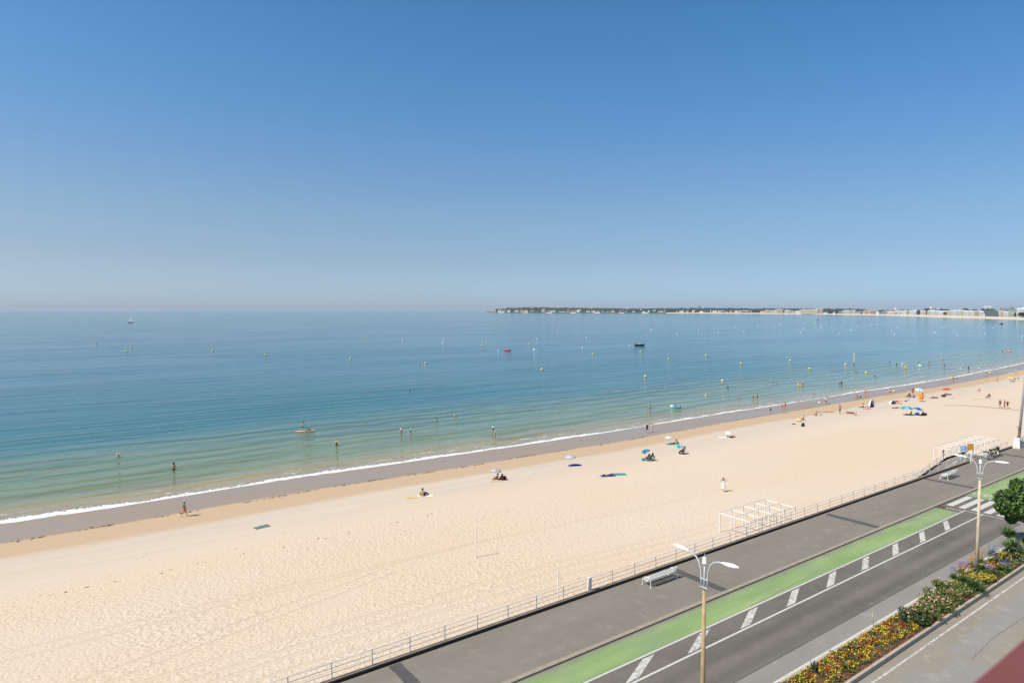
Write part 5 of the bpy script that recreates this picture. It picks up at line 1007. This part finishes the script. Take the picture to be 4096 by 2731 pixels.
# beach people
BP = 'people on the beach'
for px, py, ps, h, fc, sk, cl, lb in [
 (737, 2066, 'walk', 1.8, -60, 'b', dict(cap='white', shirt='greyteal', shorts='orange', hair='brown'), 'man in orange shorts, grey green shirt and white cap walking at the wet edge'),
 (1693, 1981, 'sit', 1.68, -70, 'b', dict(hair='black', trousers='green'), 'dark haired person sitting on a white towel beside a basket'),
 (1999, 1919, 'sitlean', 1.7, 90, 'c', dict(hair='black', shirt='maroon'), 'dark haired person in maroon under the nearest striped parasol'),
 (1990, 1918, 'sit', 1.6, 90, 'c', dict(hair='brown', swimsuit='red'), 'second person sitting closer to the pole under the nearest striped parasol'),
 (2434, 1903, 'lie', 1.7, -80, 'c', dict(shorts='blue', hair='brown'), 'person lying on a blue towel beside the turquoise one'),
 (2604, 1842, 'chair', 1.75, 60, 'c', dict(hair='black', shirt='green', shorts='black'), 'person in dark green shirt in a low chair under the teal parasol'),
 (2590, 1842, 'chair', 1.55, 60, 'c', dict(hair='hairgrey', shirt='grey', shorts='black'), 'person in grey beside the dark green shirted one'),
 (2698, 1775, 'sitlean', 1.7, 90, 'c', dict(hair='black', shorts='black'), 'tanned person leaning back on a green towel by a straw bag'),
 (2925, 1749, 'lie', 1.65, -90, 'c', dict(hair='black', briefs='black'), 'sunbather lying under the small white parasol'),
 (2588, 1731, 'walk', 1.72, 10, 'b', dict(cap='beige', shirt='black', shorts='black'), 'walker in black shirt and shorts on the wet sand'),
 (2607, 1729, 'walk', 1.72, -60, 'a', dict(hair='blond', bikini_top='black', briefs='beige'), 'walker in bikini right of the black clad one'),
 (2893, 1966, 'phone', 1.68, 170, 'a', dict(hair='brown', dress='white'), 'woman in a white dress with raised arms, alone on the dry sand'),
 (3082, 1655, 'stand', 1.25, 0, 'c', dict(hair='black', shirt='black', shorts='white'), 'child in black top and white shorts on the wet sand'),
 (3129, 1641, 'stand', 1.2, 20, 'a', dict(hair='brown', bikini_top='black', briefs='pink'), 'small child left of the person in red swimsuit'),
 (3141, 1638, 'walk', 1.65, 0, 'b', dict(hair='brown', swimsuit='red'), 'person in red swimsuit walking with a small child'),
 (3277, 1616, 'crouch', 1.3, 0, 'd', dict(shirt='white', hair='blond'), 'child in white bending at the water edge'),
 (3304, 1615, 'stand', 1.72, 0, 'b', dict(hair='brown', shirt='white', shorts='black'), 'man in white top and long black shorts at the wet edge'),
 (3431, 1593, 'crouch', 1.6, 40, 'b', dict(hair='brown', swimsuit='maroon'), 'crouching person in maroon digging at the wet edge'),
 (3441, 1592, 'crouch', 1.1, -40, 'c', dict(hair='black', shirt='navy'), 'small child in navy crouching beside the maroon one'),
 (3418, 1576, 'stand', 1.1, 0, 'd', dict(cap='white', shirt='grey'), 'small child in white cap standing on the foam line'),
 (3461, 1587, 'stand', 1.7, 20, 'a', dict(hair='hairgrey', shirt='pink'), 'person with pink top, left one of a couple at the water edge'),
 (3468, 1588, 'stand', 1.6, -20, 'a', dict(hair='brown', swimsuit='pink'), 'person in patterned pink swimsuit, right one of a couple at the water edge'),
 (3545, 1580, 'stand', 1.5, 90, 'a', dict(hair='black', swimsuit='pink'), 'girl in pink swimsuit facing a heavier man'),
 (3561, 1580.5, 'hips', 1.8, -20, 'a', dict(hair='hairgrey', shorts='purple'), 'broad bare chested man in purple shorts beside a girl in pink'),
 (3636, 1579, 'stand', 1.7, 20, 'b', dict(hair='brown', shirt='white', shorts='white'), 'person in white behind the sitting family'),
 (3651, 1580, 'hips', 1.75, -20, 'b', dict(hair='brown', shirt='red', shorts='black'), 'person in bright red shirt standing by the white parasol'),
 (3634, 1590, 'chair', 1.65, 90, 'c', dict(hair='black', shirt='maroon', shorts='black'), 'seated person in maroon in front of the one in white'),
 (3643, 1589, 'crouch', 1.5, 60, 'c', dict(hair='brown', shirt='navy'), 'crouching person in navy right of the seated maroon one'),
 (3690, 1583, 'sit', 1.6, 90, 'c', dict(hair='brown', swimsuit='brown'), 'person in shade right of the white parasol'),
 (3788, 1578, 'lie', 1.65, 90, 'c', dict(hair='black', briefs='black'), 'sunbather lying under the red parasol'),
 (3737, 1591, 'lie', 1.65, 90, 'c', dict(hair='black', briefs='black'), 'sunbather lying right of the orange parasol'),
 (3918, 1567, 'sit', 1.65, 90, 'b', dict(hair='brown', swimsuit='red'), 'reddish sitting person alone, above the one in a low chair'),
 (3952, 1592, 'chair', 1.65, 90, 'c', dict(hair='brown', swimsuit='maroon'), 'person reclining in a low beach chair left of the walking trio'),
 (4000, 1631, 'walk', 1.78, 90, 'b', dict(hair='brown', shirt='black', shorts='black'), 'leftmost of three walkers, all in black, striding'),
 (4017.6, 1631, 'stand', 1.75, 20, 'b', dict(hair='blond', bikini_top='black', trousers='tan'), 'middle one of three walkers, blond with tan trousers'),
 (4029.6, 1633, 'walk', 1.74, -60, 'a', dict(cap='beige', long_shirt='black', shorts='maroon'), 'rightmost of three walkers, in a loose black top with bag'),
 (3813, 1527, 'walk', 1.7, 90, 'b', dict(hair='brown', shorts='black', shirt='tan'), 'person under the yellow ball at the water edge'),
 (3827, 1528, 'stand', 1.3, 0, 'b', dict(hair='black', shirt='grey', shorts='white'), 'child in grey right of the person under the yellow ball'),
 (3946, 1514, 'stand', 1.75, 0, 'a', dict(hair='brown', shirt='beige', shorts='black'), 'person in beige top and dark shorts beside the pale yellow ring'),
 (3989.5, 1528, 'walk', 1.75, 60, 'b', dict(hair='blond', briefs='orange'), 'slim tanned person in orange striding left of the yellow parasol'),
 (4052, 1526.5, 'lie', 1.65, -90, 'c', dict(hair='black', briefs='black'), 'sunbather lying below the pale yellow parasol'),
 (4064, 1499, 'walk', 1.7, -30, 'd', dict(cap='white', shorts='black'), 'person in black shorts near the right edge by the tide line'),
 (3452, 1628, 'sit', 1.7, 100, 'a', dict(hair='brown'), 'bare chested man sitting on a greenish towel left of the blue tent'),
 (3471, 1635, 'sit', 1.3, -90, 'a', dict(hair='brown', shorts='pink'), 'child sitting on a towel just below the blue tent'),
 (3359, 1655, 'hips', 1.82, 10, 'b', dict(hair='brown', shorts='maroon'), 'sunburnt standing man in dark red trunks with hands on hips'),
 (3396, 1650, 'lie', 1.65, 90, 'b', dict(hair='blond', swimsuit='pink'), 'left one of two people lying right of the standing man'),
 (3402, 1654, 'lie', 1.65, 90, 'c', dict(hair='black', swimsuit='black'), 'dark clad one of two people lying right of the standing man'),
 (3423, 1661, 'sit', 1.65, 90, 'a', dict(hair='blond', swimsuit='pink'), 'person sitting hunched right of the lying two'),
 (3267, 1661, 'sit', 1.65, 60, 'b', dict(hair='black', swimsuit='pink'), 'dark haired sitting woman in front of an orange towel'),
 (3276, 1662, 'lie', 1.6, -90, 'd', dict(hair='brown', swimsuit='white'), 'person in white lying close to the dark haired sitting woman'),
 (3319, 1649, 'lie', 1.65, -90, 'a', dict(hair='blond', briefs='orange'), 'sunbather on an orange towel left of the sunburnt standing man'),
 (3214, 1680, 'sit', 1.68, 60, 'b', dict(hair='brown', shorts='maroon'), 'bare chested person sitting behind the pale yellow parasol'),
 (3639, 1660, 'sitlean', 1.7, 90, 'c', dict(hair='black', shorts='black'), 'dark person leaning back under the left turquoise parasol'),
 (3633, 1660, 'lie', 1.6, 90, 'c', dict(hair='black', shorts='black'), 'person lying under the left turquoise parasol'),
 (3686, 1661, 'sitlean', 1.6, 90, 'c', dict(hair='black', shirt='maroon', shorts='black'), 'dark person sitting under the right turquoise parasol'),
 (3601, 1615, 'sit', 1.5, 90, 'a', dict(hair='brown', shirt='white'), 'child in white sitting right of the low white and purple tent'),
 (3593, 1614, 'sitlean', 1.5, -90, 'b', dict(hair='brown', shorts='orange'), 'tanned child between the low white tent and the one in white'),
 (3583, 1633, 'lie', 1.7, -90, 'c', dict(hair='black', shorts='black'), 'dark sunbather with raised knees left of the turquoise parasols'),
 (3486, 1620, 'sit', 1.6, 180, 'c', dict(hair='black', shirt='black'), 'dark figure sitting inside the blue beach tent')]:
    person(sand(px, py), ps, lb, sk, h, fc, 0, BP, **cl)
x, y, z = sand(2732.6, 1814); person((x, y, z), 'chair', 'person hooded in black in a chair under the light turquoise parasol', 'c', 1.75, 80, 0, BP, hair='black', long_shirt='black', trousers='black')
# towels, bags, chairs, parasols, tents
def towel(px, py, a, w_, l_, c_, label, name='beach_towel'):
    x, y, z = sand(px, py); b = MB(); n_ = 8; vs = []
    for i in range(n_+1):
        for j in range(4): vs.append((-l_/2+l_*i/n_+random.uniform(-.02, .02), -w_/2+w_*j/3+random.uniform(-.02, .02), .02+random.uniform(0, .025)))
    b.add(vs, [(i*4+j, i*4+4+j, i*4+5+j, i*4+j+1) for i in range(n_) for j in range(3)]); o = b.build(name, cloth(c_)); o.location = (x, y, z+.01); o.rotation_euler = (0, 0, R(a)); T(o, label, 'towel', 'towels on the sand')
for a in [(1048, 2107, 45, .8, 1.5, 'greyteal', 'rumpled blue grey towel lying alone on the sand at left'), (1701, 1983, 10, .9, 1.8, 'white', 'white towel under the dark haired sitter with basket'), (1650, 1988, 10, .8, 1.6, 'straw', 'pale yellow towel left of the basket'), (2012, 1919, 10, .7, 1.2, 'red', 'red towel under the nearest striped parasol'), (1985, 1923, 10, .8, 1.6, 'beige', 'pale towel in front of the nearest striped parasol'), (2291, 1862, 10, .9, 1.3, 'purple', 'purple red towel at the foot of the second striped parasol'), (2309, 1861, 10, .8, 1.3, 'blue', 'blue towel right of the purple one under the second striped parasol'), (2432, 1903, 10, .9, 2.0, 'blue', 'dark blue towel with a person lying, left of the turquoise one'), (2475, 1897, 5, 1.1, 1.9, 'teal', 'bright turquoise towel spread alone right of the blue one'), (2690, 1776, 10, 1.1, 2.0, 'teal', 'green towel under the tanned person by the straw bag'), (2899, 1750, 8, 1.0, 2.2, 'white', 'white towel left of the small white parasol'), (3297, 1648, 0, .8, 2.0, 'lightblue', 'light blue towel left of the orange one'), (3318, 1648, 0, .9, 2.2, 'orange', 'orange towel under the blond sunbather'), (3398, 1650, 10, .9, 2.2, 'pink', 'pink towel under the two people lying'), (3452, 1629, 0, .9, 1.8, 'green', 'green towel under the man left of the blue tent'), (3470, 1636, 0, .8, 2.0, 'pink', 'pale pink towel of the child below the blue tent'), (3590, 1605, 5, 1.0, 2.4, 'orange', 'orange towel behind the low white and purple tent'), (3575, 1603, 5, .8, 2.0, 'teal', 'greenish towel behind the low white tent, left of the orange one'), (3920, 1596, 5, 1.0, 3.2, 'straw', 'long pale yellow towel left of the low beach chair'), (3667, 1583, 10, .8, 2, 'lightblue', 'blue towel at the foot of the white parasol'), (3736, 1592, 0, .9, 2.2, 'grey', 'grey towel under the sunbather right of the orange parasol'), (3788, 1579, 0, .9, 2.2, 'grey', 'dark towel in the shade of the red parasol'), (3918, 1568, 0, .9, 1.8, 'white', 'white towel under the reddish sitting person')]: towel(*a)
def bag(px, py, c_, label, s=(.45, .3, .35), name='beach_bag'):
    x, y, z = sand(px, py); e = E(name, (x, y, z), random.uniform(-.5, .5), label, 'bag', 'bags on the sand'); b = MB()
    b.add([(-s[0]*.4, -s[1]*.4, 0), (s[0]*.4, -s[1]*.4, 0), (s[0]*.4, s[1]*.4, 0), (-s[0]*.4, s[1]*.4, 0), (-s[0]*.5, -s[1]*.5, s[2]), (s[0]*.5, -s[1]*.5, s[2]*.9), (s[0]*.5, s[1]*.5, s[2]), (-s[0]*.5, s[1]*.5, s[2]*.9)], [(0, 3, 2, 1), (4, 5, 6, 7), (0, 1, 5, 4), (1, 2, 6, 5), (2, 3, 7, 6), (3, 0, 4, 7)]).build('body', cloth(c_), e)
    MB().tube([(-s[0]*.3, 0, s[2]), (-s[0]*.15, 0, s[2]+.16), (s[0]*.15, 0, s[2]+.16), (s[0]*.3, 0, s[2])], .014, 5).build('handle', cloth(c_), e)
for a in [(1687, 1984, 'tan', 'brown wicker basket beside the sitter on the white towel', (.5, .4, .5)), (2016, 1914, 'green', 'dark teal bag under the nearest striped parasol', (.55, .35, .35)), (2707, 1775, 'straw', 'yellow straw bag right of the tanned person', (.6, .4, .45)), (2574, 1842, 'teal', 'teal and white bag left of the two chairs under the teal parasol', (.5, .35, .35)), (3668, 1661, 'blue', 'bright blue bag between the two turquoise parasols', (.8, .5, .55)), (3699, 1661, 'navy', 'navy bag at the right end of the turquoise parasol camp', (.7, .5, .5)), (3487, 1629, 'navy', 'dark blue bags in front of the blue tent', (.9, .5, .4)), (3774, 1587, 'maroon', 'maroon bag left of the red parasol', (1.0, .5, .5)), (3655, 1590, 'blue', 'blue bag right of the crouching person in navy', (.5, .4, .4)), (3174, 1697, 'purple', 'small purple things left of the dark pop up chair', (.7, .3, .12)), (4060, 1517, 'grey', 'small dark bundle right of the pale yellow parasol, left one', (.5, .3, .3)), (4073, 1515, 'grey', 'small dark bundle right of the pale yellow parasol, right one', (.5, .3, .3)), (3623, 1605, 'grey', 'small grey bundle left of the orange parasol', (.6, .4, .2)), (3635, 1601, 'lightblue', 'small pale bundle nearer the orange parasol', (.5, .4, .2))]: bag(*a)
def chair(px, py, a, c_, label):
    x, y, z = sand(px, py); e = E('beach_chair', (x, y, z), R(a), label, 'chair', 'low beach chairs')
    f = MB()
    for sx in (-.28, .28): f.tube([(sx, .3, 0), (sx, -.25, .42), (sx, -.5, .95)], .014, 5); f.tube([(sx, -.35, 0), (sx, .28, .4)], .014, 5); f.tube([(sx, .28, .4), (sx, .28, .58), (sx, -.33, .6)], .014, 5)
    f.build('frame', GREY, e); MB().box((0, .02, .33), (.52, .5, .02)).build('seat', cloth(c_), e); MB().box((0, -.38, .68), (.52, .02, .6), 0, (-.42+math.pi, 'X')).build('backrest', cloth(c_), e)
chair(2605, 1843, 60, 'black', 'dark folding chair holding the person in the dark green shirt'); chair(2591, 1843, 60, 'green', 'dark folding chair holding the person in grey'); chair(2733, 1815, 80, 'black', 'dark chair under the light turquoise parasol'); chair(3953, 1593, 90, 'maroon', 'low chair of the reclining person left of the walking trio'); chair(3634, 1591, 90, 'black', 'dark chair of the seated maroon person'); chair(3808, 1592, 90, 'white', 'empty pale chair right of the maroon bag')
def parasol(px, py, cx, cy_top, wid_px, rise_px, cols, label, tilt=None, pole=True, rings=False, ground=False, group='beach parasols'):
    x, y, z = sand(px, py); sc = math.hypot(y, HC-z)/F; D = y/math.cos(PITCH)
    ppm = F/ (y*math.cos(PITCH)+(HC-z)*math.sin(PITCH)); Rr = wid_px/ppm/2; top = (py-cy_top)/ppm; rise = Rr*.42
    e = E('beach_parasol', (x, y, z), 0, label, 'parasol', group)
    dx = (cx-px)/ppm
    if pole and not ground: MB().tube([(0, 0, 0), (dx, 0, top)], .018, 6).build('pole', WHITE, e)
    n_ = 16; b = MB(); nr = 8; vs = []; mi = []
    for i in range(nr+1):
        f = i/nr; rr2 = Rr*math.sin(f*1.35)/math.sin(1.35); zz = -rise*(1-math.cos(f*1.35))/(1-math.cos(1.35))
        for k_ in range(n_):
            a = 2*math.pi*k_/n_; sg = (1-.05*f*(k_ % 2)); vs.append((rr2*math.cos(a)*sg, rr2*math.sin(a)*sg, zz-(.03*Rr*f if k_ % 2 else 0)))
    vs2 = []; M3 = Matrix.Rotation(tilt[0] if tilt else 0, 3, tilt[1] if tilt else 'X')
    for v in vs: vs2.append(M3 @ Vector(v)+Vector((dx, 0, top)))
    fs = []
    for i in range(nr):
        for k_ in range(n_): fs.append((i*n_+k_, i*n_+(k_+1) % n_, (i+1)*n_+(k_+1) % n_, (i+1)*n_+k_)); mi.append((i % len(cols)) if rings else ((k_//2) % len(cols)))
    b.add(vs2, fs); b.mi = mi; b.build('canopy', [cloth(c_) for c_ in cols], e)
    MB().ball(M3 @ Vector((0, 0, .04))+Vector((dx, 0, top)), .04, 6).build('finial', WHITE, e)
    rb = MB()
    for k_ in range(0, n_, 2): rb.tube([vs2[k_]+Vector((0, 0, -.02)), vs2[nr*n_//2+k_]+Vector((0, 0, -.03)), vs2[nr*n_+k_]+Vector((0, 0, -.02))], .006, 4)
    rb.build('ribs', GREY, e); return e
parasol(1987, 1919, 1984.5, 1874, 45, 0, ['white', 'navy'], 'white and blue striped parasol over two dark sitting people, nearest', rings=True, tilt=(.06, 'Y'))
parasol(2284, 1862, 2280, 1820, 45, 0, ['white', 'purple'], 'white and violet striped parasol standing over empty towels', rings=True, tilt=(-.05, 'Y'))
parasol(2582, 1843, 2580, 1797, 37, 0, ['teal', 'blue'], 'small teal and blue parasol with an orange bag hanging under it', tilt=(-.25, 'Y')); 
x, y, z = sand(2582, 1843); o = MB().box((x-.18, y, z+1.28), (.3, .2, .42)).build('hanging_bag', cloth('orange')); T(o, 'orange brown bag hanging from the teal and blue parasol', 'bag')
parasol(2714, 1816, 2716, 1779, 39, 0, ['lightblue', 'lightblue', 'teal'], 'light turquoise parasol over the black clad person in a chair')
parasol(2678, 1775, 2675, 1744, 32, 0, ['white', 'lightblue'], 'white and pale blue striped parasol above the green towel', rings=True)
parasol(2914, 1750, 2914, 1727, 26, 0, ['white'], 'small plain white parasol over a sunbather, alone')
parasol(3627, 1660, 3624, 1624, 47, 0, ['teal', 'lightblue'], 'large turquoise parasol, left one of the neighbouring two'); parasol(3671, 1661, 3672, 1629, 45, 0, ['lightblue', 'teal', 'blue'], 'large turquoise and blue parasol, right one of the neighbouring two', tilt=(.2, 'Y'))
parasol(3677, 1584, 3677, 1554, 29, 0, ['white', 'white', 'lightblue'], 'pale white blue parasol behind the orange one', tilt=(.3, 'X'))
parasol(3785, 1577, 3785, 1552, 29, 0, ['red'], 'flat red parasol over a sunbather')
parasol(3690, 1606, 3684, 1583, 29, 0, ['tangerine', 'apricot', 'tangerine'], 'bright orange parasol tipped on its side on the sand', tilt=(1.0, 'X'), ground=True)
parasol(4043, 1518, 4043, 1507, 24, 0, ['straw', 'yellow'], 'pale yellow parasol low on the sand near the right edge'); parasol(3195, 1684, 3195, 1676, 24, 0, ['straw', 'yellow'], 'pale yellow parasol low on the sand behind the dark pop up chair', ground=True)
def ball(px, py, r, c_, label, lift=0.):
    x, y, z = sand(px, py); o = MB().ball((0, 0, 0), r, 12).build('beach_ball', cloth(c_), smooth=True); o.location = (x, y, z+r+lift); T(o, label, 'ball', 'balls on the beach')
ball(3577, 1569, .32, 'yellow', 'pale yellow ball on the wet edge right of the man in purple shorts'); ball(3806, 1527, .3, 'yellow', 'yellow ball held up left of the person at the water edge', 1.0); ball(3960, 1494, .36, 'yellow', 'orange yellow ball on the wet sand above the beige clad person'); ball(3312, 1614, .16, 'white', 'small white ball at the feet of the man in long black shorts')
def tent(px, py, wid_px, h_px, cols, label, open_=True):
    x, y, z = sand(px, py); ppm = F/(y+1.); Wd = wid_px/ppm; Hd = h_px/ppm; e = E('beach_tent', (x, y, z), 0.3, label, 'tent'); n_ = 12; m_ = 6; vs = []; mi = []; fs = []
    for i in range(m_+1):
        f = i/m_*math.pi/2
        for k_ in range(n_+1): a = math.pi*k_/n_*(1.15)-.1; vs.append((Wd/2*math.cos(a)*math.cos(f), Wd/2.4*math.sin(a)*math.cos(f), Hd*math.sin(f)))
    for i in range(m_):
        for k_ in range(n_): q = i*(n_+1)+k_; fs.append((q, q+1, q+n_+2, q+n_+1)); mi.append((k_//3) % len(cols))
    b = MB(); b.add(vs, fs); b.mi = mi; b.build('canopy', [cloth(c_) for c_ in cols], e); MB().tube([(-Wd/2, 0, 0), (-Wd*.35, 0, Hd*.72), (0, 0, Hd), (Wd*.35, 0, Hd*.72), (Wd/2, 0, 0)], .02, 5).build('hoop', GREY, e); MB().box((0, .1, .02), (Wd*.9, Wd*.5, .02)).build('groundsheet', cloth('navy'), e)
tent(3488, 1622, 28, 24, ['white', 'blue', 'teal', 'white', 'blue'], 'blue, white and green dome beach tent open to the front'); tent(3572, 1615, 34, 13, ['white', 'purple', 'white'], 'low white and purple pop up tent'); tent(3212, 1705, 17, 16, ['black', 'grey'], 'small black and grey pop up shelter on the bare sand')
o = MB().tube([(0, 0, -.4), (0, 0, 2.85)], .045, 8).build('post', WHITE); x, y, z = sand(1903, 2229); o.location = (x, y, z); o.name = 'net_post'; T(o, 'white volleyball post standing free on the sand', 'post', 'white net posts'); o2 = o.copy(); col.objects.link(o2); x, y, z = sand(2233, 2432); o2.location = (x, y, z); T(o2, 'white volleyball post rising just behind the promenade railing', 'post')
# seaweed and litter lines along the tide marks
b = MB(); rg = random.Random(4); SW = M((.05, .04, .02), .9, .4, 5, name='seaweed'); 
def flakes(n, s0, s1, tf, spread, size):
    for i in range(n):
        s = rg.uniform(s0, s1); t = tf(s)+rg.gauss(0, spread); 
        if noise.noise(Vector((s*.35, t*.3, 1))) < rg.uniform(-.25, .3): continue
        x, y = xy(s, t); z = zsand(x, y)+.015; a = R(36)+rg.gauss(0, .5); l_ = size*rg.uniform(.4, 1.6); w_ = l_*rg.uniform(.15, .4); c_, s_ = math.cos(a), math.sin(a)
        b.add([(x+c_*u_-s_*v_, y+s_*u_+c_*v_, z+rg.uniform(0, .03)) for u_, v_ in ((-l_, 0), (-l_*.3, -w_), (l_*.6, -w_*.7), (l_, 0), (l_*.3, w_), (-l_*.6, w_*.8))], [(0, 1, 2, 3, 4, 5)])
flakes(900, -6, 170, lambda s: interp(s, SHORE)-7.7+.35*math.sin(s*.23), .14, .16); flakes(70, -6, 34, lambda s: 60.5, .25, .11); flakes(70, 10, 60, lambda s: 61.0, .3, .08); flakes(260, -6, 60, lambda s: 64+3*math.sin(s*.3), 3.5, .06)
o = b.build('seaweed', SW); T(o, kind='stuff')
# dark mat line on the far sand
b = MB(); pts = [(3775, 1622), (3840, 1621), (3900, 1624), (3980, 1631), (4100, 1642)]; P_ = [Vector(sand(*q)) for q in pts]
for p, q in zip(P_, P_[1:]): w_ = Vector((.35, .35, 0)); up_ = Vector((0, 0, .03)); b.quad(p-w_+up_, q-w_+up_, q+w_+up_, p+w_+up_)
o = b.build('sand_path', M(C(196, 188, 176, .68), .9, .1, 1, name='path_grey')); T(o, kind='structure')
# ============================================================ the air
b = MB().box((0, 8200, 40), (35600, 36000, 96)); o = b.build('haze', M((1, 1, 1))); o.data.materials.clear()
hm = bpy.data.materials.new('haze_air'); hm.use_nodes = True; t_ = hm.node_tree; t_.nodes.clear(); pv = t_.nodes.new('ShaderNodeVolumePrincipled'); mo = t_.nodes.new('ShaderNodeOutputMaterial'); t_.links.new(pv.outputs[0], mo.inputs['Volume'])
pv.inputs['Density'].default_value = 4.6e-5; pv.inputs['Color'].default_value = (.72, .84, .95, 1); pv.inputs['Anisotropy'].default_value = 0.
o.data.materials.append(hm); T(o, kind='stuff')
